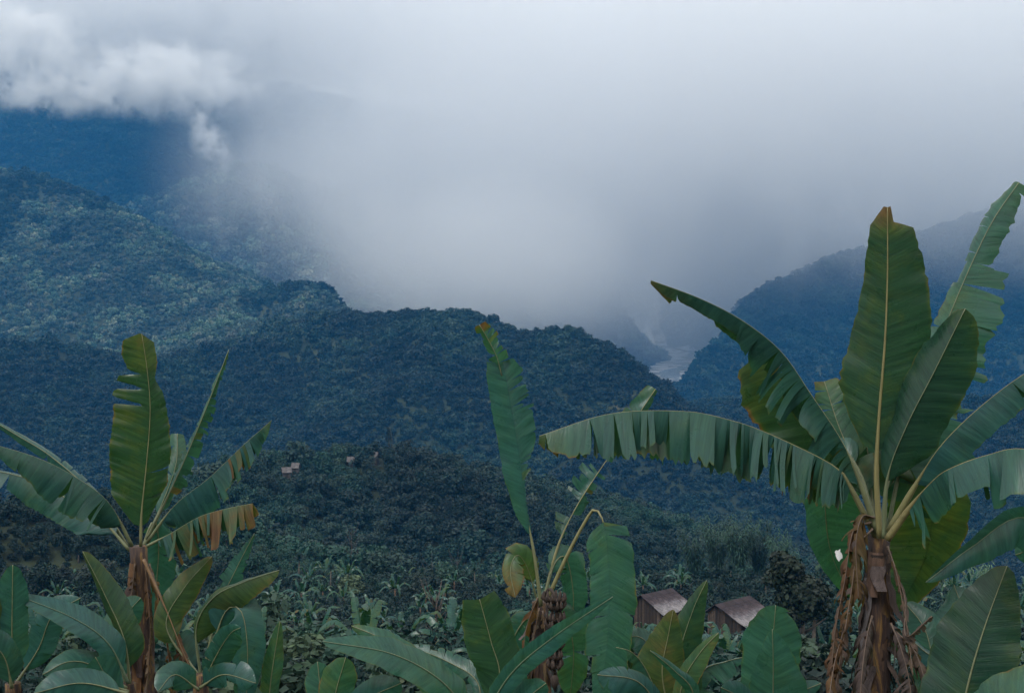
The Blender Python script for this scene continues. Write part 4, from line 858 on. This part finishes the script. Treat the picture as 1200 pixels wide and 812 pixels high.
SH2 = [tree_proto('broadleaf_shrub', M_PALE, 1.5, 3.0, 750, 0.24, 740 + i, base=.05, lumps=9) for i in range(3)]; sh2f = [False] * 3
cnt = 0
for i in range(4000):
    if cnt >= 120: break
    y = r_.uniform(22, 190) if i % 2 else r_.uniform(22, 70); x = y * r_.uniform(-.44, .44)
    if not clear_of_huts(x, y, 6.0) or not free(x, y, .9): continue
    place(SH2, sh2f, r_.randrange(3), x, y, r_.uniform(.5, 1.3) * (0.7 if y < 60 else 1), zone(x, y).replace('small banana plant', 'pale broad-leaved shrub'), 'shrub', 'pale broad-leaved shrubs of the thicket'); placed.append((x, y, .9)); cnt += 1
# spiky-headed palms and dracaenas
def spiky_proto(seed, h, n, ln, arc, name='spiky_palm'):
    r = random.Random(seed); root = empty(name, (0, 0, 0)); mb = MB(); mb.tube([(0, 0, -.4), (.05, 0, h * .5), (0, .05, h)], [.11, .09, .07], 6); mb.build('trunk', m_bark, root, True)
    fb = MB()
    for i in range(n):
        a = r.random() * 6.28; el = r.uniform(-.2, 1.4); l = ln * r.uniform(.7, 1.1); d = Vector((math.cos(a) * math.cos(el), math.sin(a) * math.cos(el), math.sin(el))); sdv = Vector((-math.sin(a), math.cos(a), 0)) * .045
        p = Vector((0, .05, h)); vs = []
        for q in range(4):
            t = q / 3; c = p + d * l * t - Vector((0, 0, arc * t * t * l)); w_ = 1 - t * .85; vs += [c - sdv * w_, c + sdv * w_]
        fb.add(vs, [(2 * q, 2 * q + 1, 2 * q + 3, 2 * q + 2) for q in range(3)])
    fb.build('crown', M_SHRUB, root); register(root); return root
SPK = [spiky_proto(800 + i, 2.6 + i * .6, 150, 1.25, .25) for i in range(2)]; spf = [False] * 2
for i in range(26):
    y = r_.uniform(150, 200); px = r_.uniform(640, 985) if i < 18 else r_.uniform(260, 600); x = (px - 600) / F * y
    if not clear_of_huts(x, y, 3): continue
    place(SPK, spf, i % 2, x, y, r_.uniform(.8, 1.2), 'spiky headed palm standing out of the thicket ' + ('behind the thatched huts' if px > 640 else 'below the knoll'), 'palm', 'spiky palms of the thicket')
# feathery bamboo clumps
def bamboo(seed, h, n):
    r = random.Random(seed); root = empty('bamboo_clump', (0, 0, 0))
    cul = MB(); lv = MB()
    for i in range(n):
        a = r.random() * 6.28; b0 = Vector((math.cos(a), math.sin(a), 0)) * r.uniform(.1, .8); lean = Vector((math.cos(a), math.sin(a), 0)) * r.uniform(.8, 2.6); hh = h * r.uniform(.7, 1.1)
        pts = [b0 + lean * (t / 6) ** 2.2 + Vector((0, 0, hh * (t / 6) - .25 * lean.length * (t / 6) ** 4)) for t in range(7)]
        cul.tube(pts, [.045, .045, .04, .035, .025, .015, .006], 4)
        for q in range(95):
            t = r.uniform(1.2, 6); k = int(min(5, t)); c = pts[k].lerp(pts[k + 1], t - k); d = Vector((r.gauss(0, 1), r.gauss(0, 1), r.gauss(.1, .5))).normalized(); l = r.uniform(.25, .6); c = c + d * r.uniform(0, .45)
            sdv = d.cross(Vector((0, 0, 1))).normalized() * .05; l *= 1.9; sdv = sdv * 1.6; lv.add([c, c + d * l * .4 + sdv, c + d * l - Vector((0, 0, l * .5)), c + d * l * .4 - sdv], [(0, 1, 2, 3)])
    c_ = cul.build('culms', M_SHRUB, root); c_['kind'] = 'stuff'; l_ = lv.build('foliage', M_PALE, root); register(root); return root
BB = [bamboo(900 + i, 9.5, 20) for i in range(2)]; bf = [False] * 2
for i, (px, y, s) in enumerate([(815, 188, .85), (842, 190, 1.0), (868, 186, 1.05), (893, 189, 1.0), (918, 184, .85), (760, 215, .8), (700, 205, .8), (1100, 190, 1.1), (1150, 200, 1.0), (560, 212, .7), (1010, 200, 1.1)]):
    place(BB, bf, i % 2, (px - 600) / F * y, y, s, 'feathery bamboo clump at the far edge of the thicket ' + ('behind the huts' if 690 < px < 940 else 'below the right mountain' if px > 940 else 'under the knoll'), 'bamboo', 'bamboo clumps beyond the thicket')
# one very dark dense tree left of the right trunk
DT = tree_proto('dark_tree', M_DARK, 3.0, 11.5, 5200, 0.26, 950, th=6.5, lumps=10, base=.05)
place([DT], [False], 0, (946 - 600) / F * 105, 105, 1.0, 'very dark dense tree standing just left of the right banana trunk', 'tree', None, 0.6)
LT = tree_proto('leafy_tree', M_SHRUB, 2.0, 5.0, 900, 0.2, 960, th=4.5, lumps=6, base=.45)
place([LT], [False], 0, (958 - 600) / F * 118, 118, 1.5, 'small pale tree whose thin crown shows above the dark dense tree', 'tree', None, 0.6)
# dark trees on the spur behind the left banana plant
WT = [tree_proto('spur_tree', M_MID, 2.6, 5.6, 1300, 0.22, 980 + i, base=.1, lumps=8) for i in range(2)]; wf_ = [False] * 2
for i in range(46):
    y = r_.uniform(165, 225); px = r_.uniform(-60, 150) if i % 3 else r_.uniform(150, 290); x = (px - 600) / F * y
    place(WT, wf_, i % 2, x, y, r_.uniform(.7, 1.2), 'dark tree on the spur ' + ('at the left edge' if px < 60 else 'left of the left banana trunk' if px < 160 else 'right of the left banana trunk'), 'tree', 'dark trees on the left spur')
# bare saplings
def bare(seed, h):
    r = random.Random(seed); mb = MB(); mb.tube([(0, 0, -.3), (.05, 0, h * .5), (.1, .05, h)], [.07, .05, .015], 5)
    for i in range(26):
        a = r.random() * 6.28; z = h * r.uniform(.3, .95); l = h * r.uniform(.12, .3); d = Vector((math.cos(a), math.sin(a), 0))
        mb.tube([Vector((0.05, 0, z)), Vector((0.05, 0, z)) + d * l * .5 + Vector((0, 0, l * .6)), d * l * .8 + Vector((.05, 0, z + l * 1.3))], [.03, .02, .006], 4)
    return mb
m_bare, nt_, b_, _ = new_mat('pale_bare_wood'); b_.inputs['Base Color'].default_value = (0.10, 0.08, 0.075, 1); b_.inputs['Roughness'].default_value = .9
for i, (px, y, h, lb) in enumerate([(508, 62, 4.0, 'thin bare sapling rising from the shrubs left of the middle plant'), (505, 215, 9, 'pale bare tree at the foot of the knoll, left one'), (535, 220, 10, 'pinkish bare tree at the foot of the knoll, right one'), (410, 230, 8, 'bare grey tree at the foot of the knoll on its left'), (598, 225, 8, 'bare thin tree behind the middle banana plant'), (1060, 190, 6, 'bare twiggy bush below the right mountain')]):
    x = (px - 600) / F * y; root = empty('bare_tree', (x, y, tz(x, y))); tag(root, lb, 'tree'); bare(970 + i, h).build('trunk', m_bare, root, True)

HOUSES = [(334, 366, 2.6, .3, 'leftmost pale house of the knoll hamlet'), (345, 371, 2.2, -.2, 'second pale house from the left in the knoll hamlet'), (410, 379, 2.1, .1, 'tiny pale house near the middle of the knoll crest'), (438, 381, 2.3, -.4, 'tiny pale house just left of the pointed tree')]
def off_houses(x, y):
    k = np.ones(np.shape(x), bool)
    for h_ in HOUSES: k &= ~((np.abs(x / y - (h_[0] - 600) / F) * y < 2.2) & (y > h_[1] - 6) & (y < h_[1] + 3))
    return k
# woodland on the knoll and the left spur
KT = [tree_proto('woodland_tree', M_MID, 2.7, 5.4, 1000, 0.27, 1000 + i, base=.12, lumps=8) for i in range(4)]; kf = [False] * 4
kp = []
g_ = np.random.default_rng(77); X_ = g_.uniform(-130, 60, 5000); Y_ = g_.uniform(255, 400, 5000); Z_ = terrain(X_, Y_); vis = visible(X_, Y_, Z_, 5.0, 0.5)
PX_ = 600 + F * X_ / Y_
for x, y, z, v, px in zip(X_, Y_, Z_, vis, PX_):
    if not v or len(kp) >= 290 or not (200 < px < 800) or not off_houses(x, y): continue
    if any((a - x) ** 2 + (b - y) ** 2 < 3.2 ** 2 for a, b in kp): continue
    kp.append((x, y))
    lb = 'dark leafy tree ' + ('high on the ' if y > 345 else 'low on the ' if y < 300 else 'halfway up the ') + ('left end' if px < 290 else 'left flank' if px < 380 else 'near face' if px < 480 else 'right flank' if px < 600 else 'falling right end') + ' of the wooded knoll'
    place(KT, kf, r_.randrange(4), x, y, r_.uniform(.65, 1.25), lb, 'tree', 'trees covering the wooded knoll')
# the knoll's pointed tree
mbv = []; rr2 = random.Random(5); V = []; Fc = []
for i in range(900):
    t = rr2.random() ** .8; a = rr2.random() * 6.28; q = (1 - t) * 1.9 * rr2.uniform(.3, 1) + .1; p = Vector((math.cos(a) * q, math.sin(a) * q, 1 + t * 8.5)); d = Vector((math.cos(a), math.sin(a), -.2)); s_ = .3; w_ = Vector((-math.sin(a), math.cos(a), .2)) * s_ * .5; k = len(V)
    V += [p, p + d * s_ + w_, p + d * s_ * 1.6, p + d * s_ - w_]; Fc.append((k, k + 1, k + 2, k + 3))
x = (455 - 600) / F * 384; ct = empty('pointed_tree', (x, 384, tz(x, 384))); tag(ct, 'tall pointed tree on the crest of the wooded knoll', 'tree'); mb = MB(); mb.tube([(0, 0, -.5), (0, 0, 9)], [.2, .04], 6); mb.build('trunk', m_bark, ct); mesh_obj('crown', V, Fc, M_MID, ct)
# crest trees on the centre ridge that break the skyline
RT = [tree_proto('ridge_tree', M_FAR, 4.0, 8.5, 500, 0.6, 1100 + i, base=.2, lumps=8) for i in range(3)]; rf_ = [False] * 3
cr_ = RIDGES['centre'][0] + RIDGES['centre_knob'][0][1:]; n_ = 0
for i in range(64):
    t = r_.random() * (len(cr_) - 2) + .5; k = int(t); f = t - k; x = cr_[k][0] + (cr_[k + 1][0] - cr_[k][0]) * f + r_.uniform(-6, 6); y = cr_[k][1] + (cr_[k + 1][1] - cr_[k][1]) * f + r_.uniform(-12, 6)
    px = 600 + F * x / y
    lb = 'skyline tree on the ' + ('flat left part' if px < 560 else 'rounded top' if px < 700 else 'falling right end') + ' of the centre ridge'
    place(RT, rf_, i % 3, x, y, r_.uniform(.5, 1.15), lb, 'tree', 'trees along the crest of the centre ridge')
# hamlet on the knoll
m_hw, nt_, b_, _ = new_mat('pale_hut_wall'); b_.inputs['Base Color'].default_value = (0.07, 0.06, 0.055, 1); b_.inputs['Roughness'].default_value = .9
m_hr, nt_, b_, _ = new_mat('pale_straw_roof'); b_.inputs['Roughness'].default_value = .9
_n = node(nt_, 'ShaderNodeTexNoise', Scale=3.0, Detail=4.0); _c = ramp(nt_, _n.outputs['Fac'], [(0.3, (0.07, 0.06, 0.06)), (0.7, (0.15, 0.14, 0.14))]); nt_.links.new(_c.outputs[0], b_.inputs['Base Color'])
m_dk, nt_, b_, _ = new_mat('dark_doorway'); b_.inputs['Base Color'].default_value = (0.03, 0.025, 0.02, 1)
def small_house(px, d, w, rz, label, zoff=0.0):
    w = w * .85
    x = (px - 600) / F * d; root = empty('small_house', (x, d, tz(x, d) + zoff), rz); tag(root, label, 'house', 'small houses of the knoll hamlet')
    mb = MB(); mb.box((0, 0, .1), (w, w * .7, 2.8)); mb.build('wall', m_hw, root)
    a = w * .5 + .3; b = w * .35 + .35; mb = MB(); v = [(x_, y_, z_ - 1.0) for x_, y_, z_ in [(-a, -b, 2.3), (a, -b, 2.3), (a, 0, 3.7), (-a, 0, 3.7), (-a, b, 2.3), (a, b, 2.3), (-a, -b, 2.15), (a, -b, 2.15), (-a, b, 2.15), (a, b, 2.15), (-a, 0, 3.4), (a, 0, 3.4)]]
    mb.add(v, [(0, 1, 2, 3), (3, 2, 5, 4), (6, 10, 11, 7), (10, 8, 9, 11), (0, 6, 7, 1), (4, 5, 9, 8), (0, 3, 10, 6), (3, 4, 8, 10), (1, 7, 11, 2), (2, 11, 9, 5)]); mb.build('roof', m_hr, root)
    mb = MB(); mb.box((0, -w * .35 - .03, .45), (.7, .06, 1.4)); mb.build('door', m_dk, root)
for args in HOUSES:
    small_house(*args, zoff=0.8)
# undergrowth: what nobody could count
def no_hut(x, y, z):
    k = np.ones(len(x), bool)
    for h_ in HUTS:
        hx, hy = h_.location.x + 2.5, h_.location.y
        k &= ~((np.abs(x / y - hx / hy) * y < 4.5) & (y > hy - 26) & (y < hy + 5))
    for p_ in (A, B, Cn): k &= np.hypot(x - p_.location.x, y - p_.location.y) > 1.2
    return k
scatter('undergrowth', C_MID, 13, 60, 1.15, 0.75, lambda x, y, z: no_hut(x, y, z), 'low leafy undergrowth between the banana plants', margin=3, seed=21, half=27)
scatter('thicket', C_MID, 55, 250, 1.8, 1.15, lambda x, y, z: no_hut(x, y, z), 'dense green thicket covering the slope below the garden', margin=4, seed=22)
scatter('knoll_woodland', C_MID, 225, 600, 3.4, 2.8, lambda x, y, z: off_houses(x, y), 'dark woodland closing the gaps between the knoll trees', margin=3, seed=23)
scatter('valley_forest', C_FAR, 1400, 2700, 9.0, 6.5, lambda x, y, z: (x >= -130) & (x <= 100), 'forest in the valley behind the centre ridge', seed=24)

# river: pale gravel flats with braids of water between them
m_gr, nt_, b_, _ = new_mat('river_gravel'); b_.inputs['Roughness'].default_value = .9
_t = node(nt_, 'ShaderNodeTexCoord'); _n = node(nt_, 'ShaderNodeTexNoise', Scale=0.03, Detail=6.0); nt_.links.new(_t.outputs['Object'], _n.inputs['Vector']); _c = ramp(nt_, _n.outputs['Fac'], [(0.4, (0.14, 0.14, 0.12)), (0.55, (0.45, 0.44, 0.42))]); nt_.links.new(_c.outputs[0], b_.inputs['Base Color'])
m_wa, nt_, b_, _ = new_mat('river_water'); b_.inputs['Base Color'].default_value = (0.30, 0.33, 0.34, 1); b_.inputs['Roughness'].default_value = .12
def ribbon(name, mat, off, wid, dz, seed):
    ys = np.arange(1500, 4300, 20.0); xs = river_x(ys) + off + 26 * fbm(ys / 160.0 + seed, ys * 0 + seed, 3); ws = wid * (0.7 + 0.6 * vnoise(ys / 90.0 + seed, ys * 0 + 2.2))
    zl = terrain(xs, ys); V = []
    for q in (-1, -.5, 0, .5, 1):
        xx = xs + q * ws; V.append(np.stack([xx, ys, terrain(xx, ys) + dz], -1))
    V = np.stack(V, 1).reshape(-1, 3); Fq = [(i * 5 + j, i * 5 + j + 1, i * 5 + j + 6, i * 5 + j + 5) for i in range(len(ys) - 1) for j in range(4)]
    o = mesh_obj(name, V, Fq, mat, None, True); tag(o, kind='structure')
ribbon('river_bed', m_gr, 0, 52, 2.0, 1.0); ribbon('river', m_wa, 12, 15, 2.4, 4.0)

scatter('hamlet_scrub', C_MID, 330, 390, 1.3, 0.8, lambda x, y, z: ~off_houses(x, y) & (y < 372), 'low scrub in front of the knoll houses', margin=2, seed=29)
# ---------------------------------------------------------------- air and clouds
def vol_mat(name, color, density, aniso=0.2, noise=None):
    m = bpy.data.materials.new(name); m.use_nodes = True; nt = m.node_tree
    for n in list(nt.nodes): nt.nodes.remove(n)
    o = nt.nodes.new('ShaderNodeOutputMaterial'); v = nt.nodes.new('ShaderNodeVolumePrincipled'); nt.links.new(v.outputs[0], o.inputs['Volume'])
    v.inputs['Color'].default_value = (*color, 1); v.inputs['Anisotropy'].default_value = aniso; v.inputs['Density'].default_value = density
    return m, nt, v
mh, _, _ = vol_mat('valley_haze', (0.06, 0.38, 0.90), 0.00014, 0.0)
hz = MB(); hz.box((0, 2300, 220), (9000, 5400, 860)); haze = hz.build('haze', mh); tag(haze, 'thin blue haze filling the whole valley', None, None, 'stuff')

def puff(name, centre, radii, density, nscale, seed, label, color=(0.990, 0.993, 0.997), stretch=1.0, edge=1.0, rough=0.55, step=1.0, det=3.0, amp=1.1, cut=0.12):
    """a cloud: an ellipsoid of water droplets whose density thins to its ragged edge"""
    bm = bmesh.new(); bmesh.ops.create_icosphere(bm, subdivisions=3, radius=1.0)
    me = bpy.data.meshes.new(name); bm.to_mesh(me); bm.free()
    o = bpy.data.objects.new(name, me); COL.objects.link(o); o.location = centre; o.scale = radii
    m, nt, v = vol_mat('cloud_vapour', color, 0.0, 0.0)
    t = node(nt, 'ShaderNodeTexCoord'); ln = node(nt, 'ShaderNodeVectorMath', operation='LENGTH'); nt.links.new(t.outputs['Object'], ln.inputs[0])
    fall = node(nt, 'ShaderNodeMapRange', interpolation_type='SMOOTHSTEP'); nt.links.new(ln.outputs['Value'], fall.inputs[0])
    fall.inputs['From Min'].default_value = 0.97; fall.inputs['From Max'].default_value = 0.97 - edge; fall.inputs['To Min'].default_value = 0; fall.inputs['To Max'].default_value = 1
    vt = node(nt, 'ShaderNodeNewGeometry')
    n = node(nt, 'ShaderNodeTexNoise', Scale=1.0 / nscale, Detail=det, Roughness=rough); mp_ = node(nt, 'ShaderNodeMapping'); mp_.inputs['Scale'].default_value = (1, 1, 1 / stretch); nt.links.new(vt.outputs[0], mp_.inputs[0]); nt.links.new(mp_.outputs[0], n.inputs['Vector'])
    a = node(nt, 'ShaderNodeMath', operation='MULTIPLY_ADD'); nt.links.new(n.outputs['Fac'], a.inputs[0]); a.inputs[1].default_value = amp; a.inputs[2].default_value = -amp / 2 - cut
    s = node(nt, 'ShaderNodeMath', operation='ADD'); nt.links.new(fall.outputs[0], s.inputs[0]); nt.links.new(a.outputs[0], s.inputs[1]); 
    c = node(nt, 'ShaderNodeMath', operation='MINIMUM'); nt.links.new(s.outputs[0], c.inputs[0]); nt.links.new(fall.outputs[0], c.inputs[1])
    d = node(nt, 'ShaderNodeMath', operation='MULTIPLY', use_clamp=False); cl = node(nt, 'ShaderNodeClamp'); nt.links.new(c.outputs[0], cl.inputs[0])
    nt.links.new(cl.outputs[0], d.inputs[0]); d.inputs[1].default_value = density; nt.links.new(d.outputs[0], v.inputs['Density'])
    me.materials.append(m); tag(o, label, 'cloud')
    try: m.cycles.volume_step_rate = step
    except Exception as e: print(e)
    return o
def cpos(px, py, d): return at(px, py, d)
puff('cloud', cpos(690, 180, 2650), (960, 1100, 590), 0.0052, 190, 1, 'broad pale bank of rain cloud filling the middle valley', step=0.35, edge=0.85, cut=-0.05, amp=2.2, det=4, stretch=2.2)
puff('cloud', cpos(560, 312, 2040), (370, 460, 185), 0.0042, 120, 9, 'low pale mist lying in the valley just behind the centre ridge', step=0.35, edge=0.85, cut=-0.05, amp=1.8, det=4, stretch=1.6)
puff('cloud', cpos(350, 225, 2100), (270, 420, 200), 0.0016, 90, 12, 'thin streaky veil of mist drifting over the left slope', step=0.35, edge=1.0, cut=0.0, amp=3.2, det=4, stretch=2.2)
puff('cloud', cpos(250, 15, 2700), (860, 420, 250), 0.012, 85, 2, 'soft grey cloud hanging over the dark left mountain', step=0.25, edge=0.7, det=5, amp=2.6, cut=0.0, rough=.6)
puff('cloud', cpos(1120, 130, 2400), (1000, 1000, 480), 0.0046, 200, 4, 'thin veil of cloud over the right mountain', step=0.35, edge=0.85, cut=0.0, amp=1.8, det=4, stretch=1.6)
for args in [(10, 50, 2250, 190, 110, 0, 'white billow of cloud in the top left corner'), (70, 108, 2250, 170, 55, 0, 'white billow of cloud at the left, just over the dark mountain'), (190, 95, 2300, 230, 85, 0, 'white billow of cloud in the middle of the left cloud'), (245, 158, 2200, 46, 105, -22, 'small white wisp curling below the left cloud')]:
    px, py, dd, rx, rz, tilt, lb = args
    o = puff('cloud', cpos(px, py, dd), (rx, rx, rz), 0.05 if tilt else 0.06, 48, px, lb, step=0.2, edge=1.2, det=6, amp=6.0, cut=0.3, rough=.66)
    o.rotation_euler.y = R(tilt)
